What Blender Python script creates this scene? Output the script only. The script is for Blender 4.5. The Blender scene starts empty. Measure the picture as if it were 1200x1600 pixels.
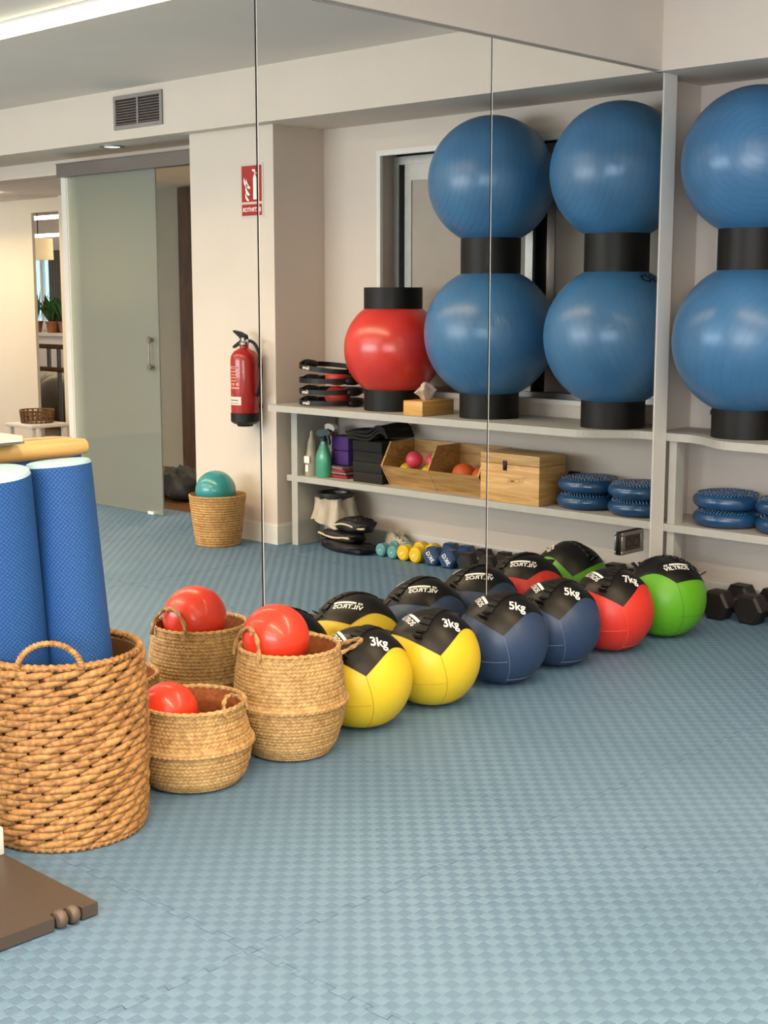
import bpy, bmesh, math, random
from mathutils import Vector, Matrix
PI = math.pi
random.seed(7)
scene = bpy.context.scene
COL = scene.collection

# ------------------------------------------------------------------ camera, world, light, exposure
FPX = 2166.0
YAW, PITCH = math.radians(43.6), math.radians(8.9)
cam_d = bpy.data.cameras.new('camera')
cam = bpy.data.objects.new('camera', cam_d)
COL.objects.link(cam)
cam_d.sensor_fit = 'HORIZONTAL'
cam_d.sensor_width = 36.0
cam_d.lens = FPX / 1200.0 * 36.0
cam_d.clip_start = 0.05
cam.location = (3.43, 0.0, 1.46)
cam.rotation_euler = (PI / 2 - PITCH, 0.0, YAW)
scene.camera = cam

world = bpy.data.worlds.new('world')
scene.world = world
world.use_nodes = True
world.node_tree.nodes['Background'].inputs['Color'].default_value = (0.62, 0.78, 1.0, 1)
world.node_tree.nodes['Background'].inputs['Strength'].default_value = 1.2

vs = scene.view_settings
vs.view_transform = 'Standard'
vs.look = 'None'
vs.gamma = 1.0
vs.use_curve_mapping = False
vs.exposure = 0.0
scene.cycles.use_denoising = True
scene.cycles.max_bounces = 12
scene.cycles.diffuse_bounces = 5
scene.cycles.glossy_bounces = 8
scene.cycles.transmission_bounces = 8
scene.cycles.transparent_max_bounces = 12
scene.cycles.sample_clamp_indirect = 6.0
scene.cycles.caustics_reflective = True

WARM = (1.0, 0.72, 0.43)
COOL = (0.88, 0.95, 1.0)
STRIP_W = 125.0        # watts of each ceiling strip
DAY_W = 330.0         # daylight entering the rear windows


def area_light(name, loc, size, size_y, power, color, rot=(0, 0, 0), parent=None, spread=180.0):
    d = bpy.data.lights.new(name, 'AREA')
    d.spread = math.radians(spread)
    d.shape = 'RECTANGLE'
    d.size, d.size_y = size, size_y
    d.energy, d.color = power, color
    o = bpy.data.objects.new(name, d)
    COL.objects.link(o)
    o.location, o.rotation_euler = loc, rot
    if parent:
        o.parent = parent
    return o


# daylight outside the rear windows (behind the photographer), facing +y
area_light('daylight', (4.0, -2.55, 1.65), 5.6, 1.5, DAY_W, COOL, (PI / 2, 0, 0))

# ------------------------------------------------------------------ helpers


def lin(h):
    h = h.lstrip('#')
    o = []
    for i in (0, 2, 4):
        c = int(h[i:i + 2], 16) / 255.0
        o.append(c / 12.92 if c <= 0.04045 else ((c + 0.055) / 1.055) ** 2.4)
    return tuple(o)


class NT:
    def __init__(self, name):
        self.m = bpy.data.materials.new(name)
        self.m.use_nodes = True
        self.t = self.m.node_tree
        self.p = self.t.nodes['Principled BSDF']

    def n(self, kind, **kw):
        nd = self.t.nodes.new(kind)
        for k, v in kw.items():
            setattr(nd, k, v)
        return nd

    def l(self, a, b):
        self.t.links.new(a, b)

    def math(self, op, a, b=None):
        nd = self.n('ShaderNodeMath', operation=op)
        for i, v in enumerate((a, b)):
            if v is None:
                continue
            if isinstance(v, (int, float)):
                nd.inputs[i].default_value = v
            else:
                self.l(v, nd.inputs[i])
        return nd.outputs[0]


def mat(name, col, rough=0.6, metal=0.0, var=0.06, nscale=8.0, bump=0.0, bscale=60.0, spec=None, coat=0.0, sheen=0.0,
        stretch=None, emit=None, estr=0.0, alpha=None):
    """plain procedural material: colour broken up by noise, optional fine relief"""
    N = NT(name)
    c = lin(col) if isinstance(col, str) else col
    tc = N.n('ShaderNodeTexCoord')
    src = tc.outputs['Object']
    if stretch:
        mp = N.n('ShaderNodeMapping')
        mp.inputs['Scale'].default_value = stretch
        N.l(src, mp.inputs['Vector'])
        src = mp.outputs[0]
    if var > 0:
        nz = N.n('ShaderNodeTexNoise')
        nz.inputs['Scale'].default_value = nscale
        nz.inputs['Detail'].default_value = 4
        N.l(src, nz.inputs['Vector'])
        r = N.n('ShaderNodeValToRGB')
        r.color_ramp.elements[0].position = 0.3
        r.color_ramp.elements[1].position = 0.7
        r.color_ramp.elements[0].color = (*[max(0, x * (1 - var)) for x in c], 1)
        r.color_ramp.elements[1].color = (*[min(1, x * (1 + var)) for x in c], 1)
        N.l(nz.outputs['Fac'], r.inputs[0])
        N.l(r.outputs[0], N.p.inputs['Base Color'])
    else:
        N.p.inputs['Base Color'].default_value = (*c, 1)
    N.p.inputs['Roughness'].default_value = rough
    N.p.inputs['Metallic'].default_value = metal
    if spec is not None:
        N.p.inputs['Specular IOR Level'].default_value = spec
    N.p.inputs['Coat Weight'].default_value = coat
    N.p.inputs['Sheen Weight'].default_value = sheen
    if bump > 0:
        nb = N.n('ShaderNodeTexNoise')
        nb.inputs['Scale'].default_value = bscale
        nb.inputs['Detail'].default_value = 3
        N.l(src, nb.inputs['Vector'])
        b = N.n('ShaderNodeBump')
        b.inputs['Strength'].default_value = bump
        b.inputs['Distance'].default_value = 0.004
        N.l(nb.outputs['Fac'], b.inputs['Height'])
        N.l(b.outputs[0], N.p.inputs['Normal'])
    if emit:
        N.p.inputs['Emission Color'].default_value = (*(lin(emit) if isinstance(emit, str) else emit), 1)
        N.p.inputs['Emission Strength'].default_value = estr
    if alpha is not None:
        N.p.inputs['Alpha'].default_value = alpha
    return N.m


def wood_mat(name, c0, c1, scale=(2, 30, 30), rough=0.45, wav=3.0):
    N = NT(name)
    tc = N.n('ShaderNodeTexCoord')
    mp = N.n('ShaderNodeMapping')
    mp.inputs['Scale'].default_value = scale
    N.l(tc.outputs['Object'], mp.inputs['Vector'])
    nz = N.n('ShaderNodeTexNoise')
    nz.inputs['Scale'].default_value = 1.0
    nz.inputs['Detail'].default_value = 6
    nz.inputs['Distortion'].default_value = wav
    N.l(mp.outputs[0], nz.inputs['Vector'])
    r = N.n('ShaderNodeValToRGB')
    r.color_ramp.elements[0].position = 0.32
    r.color_ramp.elements[1].position = 0.68
    r.color_ramp.elements[0].color = (*lin(c0), 1)
    r.color_ramp.elements[1].color = (*lin(c1), 1)
    N.l(nz.outputs['Fac'], r.inputs[0])
    N.l(r.outputs[0], N.p.inputs['Base Color'])
    N.p.inputs['Roughness'].default_value = rough
    return N.m


class MB:
    """collects shapes into one mesh"""

    def __init__(self):
        self.v, self.f, self.mi = [], [], []

    def add(self, vs_, fs_, M=None, mi=0):
        o = len(self.v)
        for p in vs_:
            p = Vector(p)
            if M is not None:
                p = M @ p
            self.v.append(tuple(p))
        for q in fs_:
            self.f.append(tuple(o + i for i in q))
            self.mi.append(mi)
        return self

    def box(self, x0, x1, y0, y1, z0, z1, M=None, bev=0.0, mi=0):
        if bev <= 0:
            vs_ = [(x0, y0, z0), (x1, y0, z0), (x1, y1, z0), (x0, y1, z0), (x0, y0, z1), (x1, y0, z1), (x1, y1, z1), (x0, y1, z1)]
            fs_ = [(0, 3, 2, 1), (4, 5, 6, 7), (0, 1, 5, 4), (1, 2, 6, 5), (2, 3, 7, 6), (3, 0, 4, 7)]
            return self.add(vs_, fs_, M, mi)
        bm = bmesh.new()
        bmesh.ops.create_cube(bm, size=1.0)
        for v in bm.verts:
            v.co = Vector(((x0 + x1) / 2 + v.co.x * (x1 - x0), (y0 + y1) / 2 + v.co.y * (y1 - y0), (z0 + z1) / 2 + v.co.z * (z1 - z0)))
        bmesh.ops.bevel(bm, geom=bm.edges[:], offset=bev, segments=2, profile=0.5, affect='EDGES')
        return self.bm(bm, M, mi)

    def bm(self, bm, M=None, mi=0):
        bm.verts.ensure_lookup_table()
        bm.verts.index_update()
        vs_ = [v.co.copy() for v in bm.verts]
        fs_ = [[v.index for v in f.verts] for f in bm.faces]
        bm.free()
        return self.add(vs_, fs_, M, mi)

    def lathe(self, prof, seg=32, M=None, rfun=None, mi=0, cap=True):
        """prof: list of (r, z) from bottom to top"""
        vs_, fs_ = [], []
        n = len(prof)
        for j, (r, z) in enumerate(prof):
            for i in range(seg):
                a = 2 * PI * i / seg
                rr, zz = (r, z) if rfun is None else rfun(r, z, a, j)
                vs_.append((rr * math.cos(a), rr * math.sin(a), zz))
        for j in range(n - 1):
            for i in range(seg):
                k = (i + 1) % seg
                fs_.append((j * seg + i, j * seg + k, (j + 1) * seg + k, (j + 1) * seg + i))
        if cap:
            if prof[0][0] > 1e-6:
                fs_.append(tuple(reversed(range(seg))))
            if prof[-1][0] > 1e-6:
                fs_.append(tuple((n - 1) * seg + i for i in range(seg)))
        return self.add(vs_, fs_, M, mi)

    def tube(self, pts, r, seg=8, M=None, mi=0, closed=False, twist=None):
        """pts: polyline; r: number or function of index; twist(i, a) multiplies the radius"""
        pts = [Vector(p) for p in pts]
        n = len(pts)
        vs_, fs_ = [], []
        prev = None
        for i, p in enumerate(pts):
            if closed:
                t = pts[(i + 1) % n] - pts[i - 1]
            else:
                t = pts[min(i + 1, n - 1)] - pts[max(i - 1, 0)]
            t.normalize()
            if prev is None:
                up = Vector((0, 0, 1)) if abs(t.z) < 0.9 else Vector((1, 0, 0))
                a = t.cross(up).normalized()
            else:
                a = (prev - t * prev.dot(t)).normalized()
            prev = a
            b = t.cross(a)
            rr = r(i) if callable(r) else r
            for k in range(seg):
                an = 2 * PI * k / seg
                q = rr * (twist(i, an) if twist else 1.0)
                vs_.append(p + a * (q * math.cos(an)) + b * (q * math.sin(an)))
        m = n if closed else n - 1
        for i in range(m):
            j = (i + 1) % n
            for k in range(seg):
                l = (k + 1) % seg
                fs_.append((i * seg + k, i * seg + l, j * seg + l, j * seg + k))
        if not closed:
            fs_.append(tuple(reversed(range(seg))))
            fs_.append(tuple((n - 1) * seg + k for k in range(seg)))
        return self.add(vs_, fs_, M, mi)

    def sphere(self, r, seg=32, rings=16, M=None, mi=0, fun=None):
        vs_ = [(0, 0, -r)]
        fs_ = []
        for j in range(1, rings):
            t = PI * j / rings
            for i in range(seg):
                a = 2 * PI * i / seg
                vs_.append((r * math.sin(t) * math.cos(a), r * math.sin(t) * math.sin(a), -r * math.cos(t)))
        vs_.append((0, 0, r))
        for i in range(seg):
            fs_.append((0, 1 + (i + 1) % seg, 1 + i))
        for j in range(rings - 2):
            for i in range(seg):
                k = (i + 1) % seg
                a, b = 1 + j * seg, 1 + (j + 1) * seg
                fs_.append((a + i, a + k, b + k, b + i))
        L = len(vs_) - 1
        b = 1 + (rings - 2) * seg
        for i in range(seg):
            fs_.append((b + i, b + (i + 1) % seg, L))
        if fun:
            vs_ = [fun(Vector(p)) for p in vs_]
        return self.add(vs_, fs_, M, mi)

    def prism(self, poly, z0, z1, M=None, mi=0):
        n = len(poly)
        vs_ = [(x, y, z0) for x, y in poly] + [(x, y, z1) for x, y in poly]
        fs_ = [tuple(reversed(range(n))), tuple(range(n, 2 * n))]
        fs_ += [(i, (i + 1) % n, n + (i + 1) % n, n + i) for i in range(n)]
        return self.add(vs_, fs_, M, mi)

    def mesh(self, name, mats, smooth=True, angle=40):
        me = bpy.data.meshes.new(name)
        me.from_pydata(self.v, [], self.f)
        for m in (mats if isinstance(mats, (list, tuple)) else [mats]):
            me.materials.append(m)
        me.polygons.foreach_set('material_index', self.mi)
        if smooth:
            me.polygons.foreach_set('use_smooth', [True] * len(me.polygons))
            me.set_sharp_from_angle(angle=math.radians(angle))
        me.validate()
        me.update()
        return me

    def obj(self, name, mats, parent=None, smooth=True, angle=40, loc=None, rot=None):
        o = bpy.data.objects.new(name, self.mesh(name, mats, smooth, angle))
        COL.objects.link(o)
        if parent:
            o.parent = parent
        if loc:
            o.location = loc
        if rot:
            o.rotation_euler = rot
        return o


def link(name, me, parent=None, loc=(0, 0, 0), rot=(0, 0, 0)):
    o = bpy.data.objects.new(name, me)
    COL.objects.link(o)
    o.parent = parent
    o.location, o.rotation_euler = loc, rot
    return o


def tag(o, label=None, cat=None, group=None, kind=None):
    if label:
        o['label'] = label
    if cat:
        o['category'] = cat
    if group:
        o['group'] = group
    if kind:
        o['kind'] = kind
    return o


def thing(name, label, cat, loc=(0, 0, 0), rz=0.0, group=None):
    o = bpy.data.objects.new(name, None)
    COL.objects.link(o)
    o.empty_display_size = 0.05
    o.location = loc
    o.rotation_euler = (0, 0, rz)
    return tag(o, label, cat, group)


def copy_thing(src, label, loc=None, rz=None):
    def cp(o, par):
        c = o.copy()
        COL.objects.link(c)
        c.parent = par
        for ch in list(o.children):
            cp(ch, c)
        return c
    r = cp(src, src.parent)
    r['label'] = label
    if loc is not None:
        r.location = loc
    if rz is not None:
        r.rotation_euler = (0, 0, rz)
    return r


def structure(name, mb, m, parent=None, smooth=False):
    o = mb.obj(name, m, parent, smooth=smooth)
    if parent is None:
        o['kind'] = 'structure'
    return o


def T(x=0, y=0, z=0):
    return Matrix.Translation((x, y, z))


def Rz(a):
    return Matrix.Rotation(a, 4, 'Z')


def Rx(a):
    return Matrix.Rotation(a, 4, 'X')


def Ry(a):
    return Matrix.Rotation(a, 4, 'Y')


_fc = {}


def text_flat(s, size, extr=0.0):
    """vertices and faces of a line of lettering, centred on the origin in the xy plane"""
    key = (s, size)
    if key in _fc:
        return _fc[key]
    cu = bpy.data.curves.new('lettering', 'FONT')
    cu.body = s
    cu.size = size
    cu.align_x, cu.align_y = 'CENTER', 'CENTER'
    cu.offset = size * 0.022
    cu.resolution_u = 3
    o = bpy.data.objects.new('lettering', cu)
    COL.objects.link(o)
    dg = bpy.context.evaluated_depsgraph_get()
    me = bpy.data.meshes.new_from_object(o.evaluated_get(dg))
    vs_ = [v.co.copy() for v in me.vertices]
    fs_ = [tuple(p.vertices) for p in me.polygons]
    bpy.data.objects.remove(o)
    bpy.data.curves.remove(cu)
    bpy.data.meshes.remove(me)
    _fc[key] = (vs_, fs_)
    return vs_, fs_


def wrap_sphere(vs_, R, d0, up, lift=0.0016):
    d0 = Vector(d0).normalized()
    u = (Vector(up) - d0 * Vector(up).dot(d0)).normalized()
    r = u.cross(d0)
    return [(d0 + r * math.tan(p.x / R) + u * math.tan(p.y / R)).normalized() * (R + lift) for p in vs_]


# ------------------------------------------------------------------ materials
M_wall = mat('painted_wall', '#d3c7bc', 0.85, var=0.02, nscale=3, bump=0.08, bscale=90)
M_ceil = mat('painted_ceiling', '#ddd6ce', 0.9, var=0.02, nscale=2)
M_trimw = mat('white_lacquer', '#dcd8d2', 0.5, var=0.02)
M_shelf = mat('grey_shelf_paint', '#aeaca6', 0.55, var=0.04, nscale=12)
M_alu = mat('aluminium', '#a8a8a6', 0.38, metal=0.8, var=0.05, nscale=20)
M_blind = mat('window_blind', '#a59c92', 0.8, var=0.03)
M_dark = mat('dark_gap', '#15120f', 0.8, var=0.1)
M_blackp = mat('black_plastic', '#0e0d0d', 0.45, var=0.15, nscale=30, spec=0.35)
M_rubber = mat('black_rubber', '#110f0e', 0.55, var=0.2, nscale=25, spec=0.35)
M_chrome = mat('chrome', '#d8d8d8', 0.18, metal=1.0, var=0.03)
M_steel = mat('brushed_steel', '#8e8a82', 0.35, metal=0.9, var=0.08, nscale=30)
M_brownwood = wood_mat('dark_brown_wood', '#2c1b0c', '#4a2e16', (8, 8, 1.5))
M_parquet = wood_mat('parquet', '#5a3a20', '#83592f', (1.5, 14, 1))
M_white = mat('white_print', '#f2efe8', 0.6, var=0.02)
M_led = mat('strip_diffuser', '#ffffff', 0.5, var=0.0, emit=(1.0, 0.86, 0.66), estr=9.0)


def mirror_material():
    N = NT('mirror_silvering')
    N.p.inputs['Metallic'].default_value = 1.0
    N.p.inputs['Roughness'].default_value = 0.0
    N.p.inputs['Base Color'].default_value = (0.87, 0.88, 0.85, 1)
    return N.m


M_mirror = mirror_material()


def floor_material():
    """EVA mat: basket-weave of ribbed squares, ribs turned 90 degrees from square to square"""
    N = NT('blue_foam_mat')
    CELL = 1.11 / 36
    g = N.n('ShaderNodeNewGeometry')
    sep = N.n('ShaderNodeSeparateXYZ')
    N.l(g.outputs['Position'], sep.inputs[0])
    x = N.math('DIVIDE', sep.outputs[0], CELL)
    y = N.math('DIVIDE', sep.outputs[1], CELL)
    par = N.math('ADD', N.math('FLOOR', x), N.math('FLOOR', y))
    par = N.math('MODULO', N.math('ADD', par, 2000.0), 2.0)          # 0 / 1
    inv = N.math('SUBTRACT', 1.0, par)
    # ribs
    rx = N.math('SINE', N.math('MULTIPLY', x, 2 * PI * 7))
    ry = N.math('SINE', N.math('MULTIPLY', y, 2 * PI * 7))
    rib = N.math('ADD', N.math('MULTIPLY', rx, par), N.math('MULTIPLY', ry, inv))
    # squares are slightly pillowed: dips at the borders
    fx = N.math('ABSOLUTE', N.math('SUBTRACT', N.math('FRACT', x), 0.5))
    fy = N.math('ABSOLUTE', N.math('SUBTRACT', N.math('FRACT', y), 0.5))
    edge = N.math('MAXIMUM', fx, fy)
    dip = N.math('MULTIPLY', N.math('POWER', N.math('MULTIPLY', edge, 2.0), 6.0), -1.4)
    h = N.math('ADD', rib, dip)
    b = N.n('ShaderNodeBump')
    b.inputs['Strength'].default_value = 0.6
    b.inputs['Distance'].default_value = 0.0009
    N.l(h, b.inputs['Height'])
    N.l(b.outputs[0], N.p.inputs['Normal'])
    # anisotropic sheen follows the ribs
    cmb = N.n('ShaderNodeCombineXYZ')
    N.l(inv, cmb.inputs[0])
    N.l(par, cmb.inputs[1])
    N.l(cmb.outputs[0], N.p.inputs['Tangent'])
    N.p.inputs['Anisotropic'].default_value = 0.75
    nz = N.n('ShaderNodeTexNoise')
    nz.inputs['Scale'].default_value = 1.3
    nz.inputs['Detail'].default_value = 5
    N.l(g.outputs['Position'], nz.inputs['Vector'])
    r = N.n('ShaderNodeValToRGB')
    r.color_ramp.elements[0].position = 0.3
    r.color_ramp.elements[1].position = 0.75
    r.color_ramp.elements[0].color = (*lin('#587a96'), 1)
    r.color_ramp.elements[1].color = (*lin('#6586a2'), 1)
    N.l(nz.outputs['Fac'], r.inputs[0])
    mx = N.n('ShaderNodeMix', data_type='RGBA', blend_type='MULTIPLY')
    mx.inputs['Factor'].default_value = 1.0
    N.l(r.outputs[0], mx.inputs['A'])
    sh = N.n('ShaderNodeMix', data_type='RGBA')  # alternate squares get a darker colour, standing in for the ribs' self-shading
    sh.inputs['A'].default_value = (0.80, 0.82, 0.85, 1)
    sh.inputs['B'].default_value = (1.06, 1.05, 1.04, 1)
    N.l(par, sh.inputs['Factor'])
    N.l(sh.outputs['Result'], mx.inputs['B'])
    N.l(mx.outputs['Result'], N.p.inputs['Base Color'])
    N.p.inputs['Roughness'].default_value = 0.5
    N.p.inputs['Specular IOR Level'].default_value = 0.8
    return N.m


M_floor = floor_material()


def ball_groove_material(name, col, rough, pitch, axis, depth=0.35, coat=0.0):
    """rubber ball with fine moulded grooves circling an axis"""
    N = NT(name)
    tc = N.n('ShaderNodeTexCoord')
    nm = N.n('ShaderNodeVectorMath', operation='NORMALIZE')
    N.l(tc.outputs['Object'], nm.inputs[0])
    dt = N.n('ShaderNodeVectorMath', operation='DOT_PRODUCT')
    N.l(nm.outputs[0], dt.inputs[0])
    dt.inputs[1].default_value = Vector(axis).normalized()
    ang = N.math('ARCCOSINE', N.math('MULTIPLY', dt.outputs['Value'], 0.9999))
    s = N.math('FRACT', N.math('DIVIDE', ang, pitch))
    d = N.math('ABSOLUTE', N.math('SUBTRACT', s, 0.5))
    gr = N.math('LESS_THAN', d, 0.06)
    b = N.n('ShaderNodeBump')
    b.inputs['Strength'].default_value = depth
    b.inputs['Distance'].default_value = 0.002
    b.invert = True
    N.l(gr, b.inputs['Height'])
    # faint streaks in the rubber
    nz = N.n('ShaderNodeTexNoise')
    nz.inputs['Scale'].default_value = 5
    nz.inputs['Detail'].default_value = 5
    N.l(tc.outputs['Object'], nz.inputs['Vector'])
    r = N.n('ShaderNodeValToRGB')
    c = lin(col)
    r.color_ramp.elements[0].color = (*[q * 0.88 for q in c], 1)
    r.color_ramp.elements[1].color = (*[min(1, q * 1.12) for q in c], 1)
    r.color_ramp.elements[0].position, r.color_ramp.elements[1].position = 0.3, 0.7
    N.l(nz.outputs['Fac'], r.inputs[0])
    N.l(r.outputs[0], N.p.inputs['Base Color'])
    N.l(b.outputs[0], N.p.inputs['Normal'])
    N.p.inputs['Roughness'].default_value = rough
    N.p.inputs['Coat Weight'].default_value = coat
    N.p.inputs['Coat Roughness'].default_value = 0.2
    N.p.inputs['Specular IOR Level'].default_value = 0.65
    return N.m


# ------------------------------------------------------------------ setting
ZC, ZB = 2.72, 2.415                 # ceiling, underside of beam
YB, YP, YN = 5.32, 5.42, 5.82        # beam front, pillar front, back of niche
XR, YR = 8.6, -2.2                   # right wall, rear wall
TILE = 1.11

# floor: interlocking foam tiles on a thin underlay
floor = structure('floor', MB().box(-0.10, XR, YR, YN, -0.05, -0.014), M_dark)


def edge_profile(n=10, depth=0.020):
    """points (t, s) along an edge of length TILE: dovetail teeth"""
    pts = []
    p = TILE / n
    for k in range(n):
        a = k * p
        pts += [(a + p * 0.27, 0.0), (a + p * 0.22, depth), (a + p * 0.78, depth), (a + p * 0.73, 0.0)] if k % 1 == 0 else []
    return pts


def tile_outline(x0, y0, gap=0.0013):
    pr = edge_profile()
    out = [(0, 0)]
    out += [(t, -s) for t, s in pr]                       # bottom edge, teeth outwards (-y)
    out += [(TILE, 0)]
    out += [(TILE - s, t) for t, s in pr]                 # right edge, sockets
    out += [(TILE, TILE)]
    out += [(t, TILE - s) for t, s in reversed(pr)]       # top edge, sockets
    out += [(0, TILE)]
    out += [(-s, t) for t, s in reversed(pr)]             # left edge, teeth outwards (-x)
    # shrink by the joint width along local normals
    n = len(out)
    res = []
    for i in range(n):
        a, b, c = Vector(out[i - 1]), Vector(out[i]), Vector(out[(i + 1) % n])
        e1, e2 = (b - a).normalized(), (c - b).normalized()
        nn = Vector((-(e1.y + e2.y), e1.x + e2.x))
        nn = nn.normalized() if nn.length > 1e-6 else Vector((0, 0))
        res.append((b.x + nn.x * gap + x0, b.y + nn.y * gap + y0))
    return res


def clip(poly, axis, val, keep_ge):
    out = []
    n = len(poly)
    for i in range(n):
        a, b = poly[i], poly[(i + 1) % n]
        ia = a[axis] >= val if keep_ge else a[axis] <= val
        ib = b[axis] >= val if keep_ge else b[axis] <= val
        if ia:
            out.append(a)
        if ia != ib:
            t = (val - a[axis]) / (b[axis] - a[axis])
            out.append((a[0] + t * (b[0] - a[0]), a[1] + t * (b[1] - a[1])))
    return out


full_tile = None
XS = [1.2 + TILE * k for k in range(-2, 7)]
YS = [1.93 + TILE * k for k in range(-5, 4)]
for xs in XS:
    for ys in YS:
        if xs + TILE < 0.01 or xs > XR or ys + TILE < YR or ys > YN:
            continue
        inside = xs - 0.03 > 0 and xs + TILE < XR and ys - 0.03 > YR and ys + TILE < YN
        if inside:
            if full_tile is None:
                full_tile = MB().prism(tile_outline(0, 0), -0.0135, 0.0).mesh('floor_tile', M_floor, smooth=False)
            link('floor_tile', full_tile, floor, (xs, ys, 0))
        else:
            po = tile_outline(xs, ys)
            for ax, val, ge in ((0, 0.003, True), (0, XR, False), (1, YR, True), (1, YN, False)):
                po = clip(po, ax, val, ge)
                if len(po) < 3:
                    break
            if len(po) >= 3 and max(p[0] for p in po) - min(p[0] for p in po) > 0.004:
                MB().prism(po, -0.0135, 0.0).obj('floor_tile', M_floor, floor, smooth=False)

structure('floor_corridor', MB().box(-0.1, 16.5, YN, 13.5, -0.05, -0.004), M_parquet)

# walls and ceiling
structure('wall_left', MB().box(-0.16, -0.012, YR, 5.475, 0, ZC).box(-0.012, 0.02, YR, YB, 2.418, ZC), M_wall)
structure('wall_back', MB()
          .box(-0.16, 2.60, YN, YN + 0.25, 0, 0.90).box(-0.16, 2.60, YN, YN + 0.25, 2.265, ZB)
          .box(-0.16, 0.03, YN, YN + 0.25, 0.90, 2.265).box(2.162, 2.60, YN, YN + 0.25, 0.90, 2.265)
          .box(-0.16, -0.085, 5.475, YN, 0, ZB), M_wall)
structure('ceiling', MB().box(-0.16, XR + 0.15, YR - 0.15, YB + 0.02, ZC, ZC + 0.12), M_ceil)
structure('beam', MB().box(-0.16, XR + 0.15, YB, 6.1, ZB, ZC + 0.12), M_wall)
structure('pillar', MB().box(2.60, 3.352, YP, 6.07, 0, ZB), M_wall)
structure('wall_right', MB().box(XR, XR + 0.15, YR, 5.80, 0, ZC), M_wall)
# rear wall with a wide window opening
rear = structure('wall_rear', MB().box(-0.16, 1.2, YR - 0.15, YR, 0, ZC).box(6.8, XR + 0.15, YR - 0.15, YR, 0, ZC)
                 .box(1.2, 6.8, YR - 0.15, YR, 0, 0.9).box(1.2, 6.8, YR - 0.15, YR, 2.4, ZC), M_wall)
w2 = structure('window_2', MB().box(1.2, 6.8, YR - 0.1, YR - 0.05, 0.9, 0.95).box(1.2, 6.8, YR - 0.1, YR - 0.05, 2.35, 2.4)
               .box(1.2, 1.25, YR - 0.1, YR - 0.05, 0.95, 2.35).box(6.75, 6.8, YR - 0.1, YR - 0.05, 0.95, 2.35)
               .box(3.03, 3.09, YR - 0.1, YR - 0.05, 0.95, 2.35).box(4.9, 4.96, YR - 0.1, YR - 0.05, 0.95, 2.35), M_trimw)

# baseboards
structure('baseboard_back', MB().box(-0.085, 2.60, YN - 0.014, YN, 0, 0.095).box(-0.085, 2.60, YN - 0.009, YN, 0.095, 0.105), M_trimw)
structure('baseboard_pillar', MB().box(2.586, 3.352, YP - 0.014, YP, 0, 0.11).box(2.59, 3.352, YP - 0.009, YP, 0.11, 0.12)
          .box(2.586, 2.60, YP, YN - 0.02, 0, 0.11).box(2.591, 2.60, YP, YN - 0.02, 0.11, 0.12), M_trimw)

# window behind the gym balls: reveal, frame, two sliding sashes with closed blinds
win = structure('window_1', MB().box(0.03, 2.162, YN + 0.02, YN + 0.20, 0.88, 0.90), M_trimw)
MB().box(0.03, 2.162, YN - 0.012, YN + 0.012, 2.235, 2.265).box(2.132, 2.162, YN - 0.012, YN + 0.012, 0.90, 2.235) \
    .box(0.03, 0.06, YN - 0.012, YN + 0.012, 0.90, 2.235).box(0.03, 2.162, YN - 0.012, YN + 0.02, 0.90, 0.925).obj('window_casing', M_trimw, win, smooth=False)
MB().box(0.06, 2.132, YN + 0.10, YN + 0.16, 2.19, 2.235).box(2.09, 2.132, YN + 0.10, YN + 0.16, 0.925, 2.19) \
    .box(0.06, 0.10, YN + 0.10, YN + 0.16, 0.925, 2.19).box(0.06, 2.132, YN + 0.07, YN + 0.16, 0.90, 0.95).obj('window_frame', M_alu, win, smooth=False)
for (a, b, yy) in ((1.13, 2.05, YN + 0.105), (0.12, 1.06, YN + 0.135)):
    s = MB().box(a, a + 0.05, yy, yy + 0.025, 0.95, 2.19).box(b - 0.05, b, yy, yy + 0.025, 0.95, 2.19) \
        .box(a + 0.05, b - 0.05, yy, yy + 0.025, 2.10, 2.19).box(a + 0.05, b - 0.05, yy, yy + 0.025, 0.95, 1.03).obj('sash', M_alu, win, smooth=False)
    MB().box(a + 0.05, b - 0.05, yy + 0.008, yy + 0.016, 1.03, 2.10).obj('pane', M_blind, s, smooth=False)
MB().box(0.03, 2.162, YN + 0.165, YN + 0.20, 0.90, 2.265).obj('shutter_back', M_dark, win, smooth=False)

# end strip of the mirror wall beside the niche
structure('trim_1', MB().box(-0.085, 0.004, 5.368, 5.472, 0, ZB), M_trimw)

# ------------------------------------------------------------------ mirror panels
MT = 2.413
edges = [5.365, 4.188, 3.014, 1.842, 0.668, -0.506, -1.68, -2.85]
mlab = ['mirror panel next to the shelf niche, reflecting the blue gym balls',
        'middle mirror panel behind the yellow and navy balls, reflecting the red gym ball',
        'mirror panel behind the baskets, reflecting the glass door and pillar',
        'mirror panel beside the brown wheeled board',
        'second mirror panel outside the frame', 'third mirror panel outside the frame', 'last mirror panel by the rear wall']
for i in range(len(edges) - 1):
    b, a = edges[i], edges[i + 1]
    if i > 3:
        break
    m = thing('mirror_panel', mlab[i], 'mirror', (0, a, 0), group='mirror panels along the wall')
    g = 0.003
    MB().box(-0.006, 0.0, g, b - a - g, 0.012, MT - 0.003).obj('glass', M_mirror, m, smooth=False)
    MB().box(-0.004, 0.0012, g, g + 0.0022, 0.012, MT - 0.003).obj('bevel_glint', M_white, m, smooth=False)  # white strip paints in the bright reflection along the bevel
    MB().box(-0.0115, -0.007, 0.0, b - a, 0.0, MT).obj('backing', M_dark, m, smooth=False)
structure('trim_2', MB().box(-0.011, 0.0, YR, edges[4] - 0.004, 0, 2.41), M_trimw)

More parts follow.
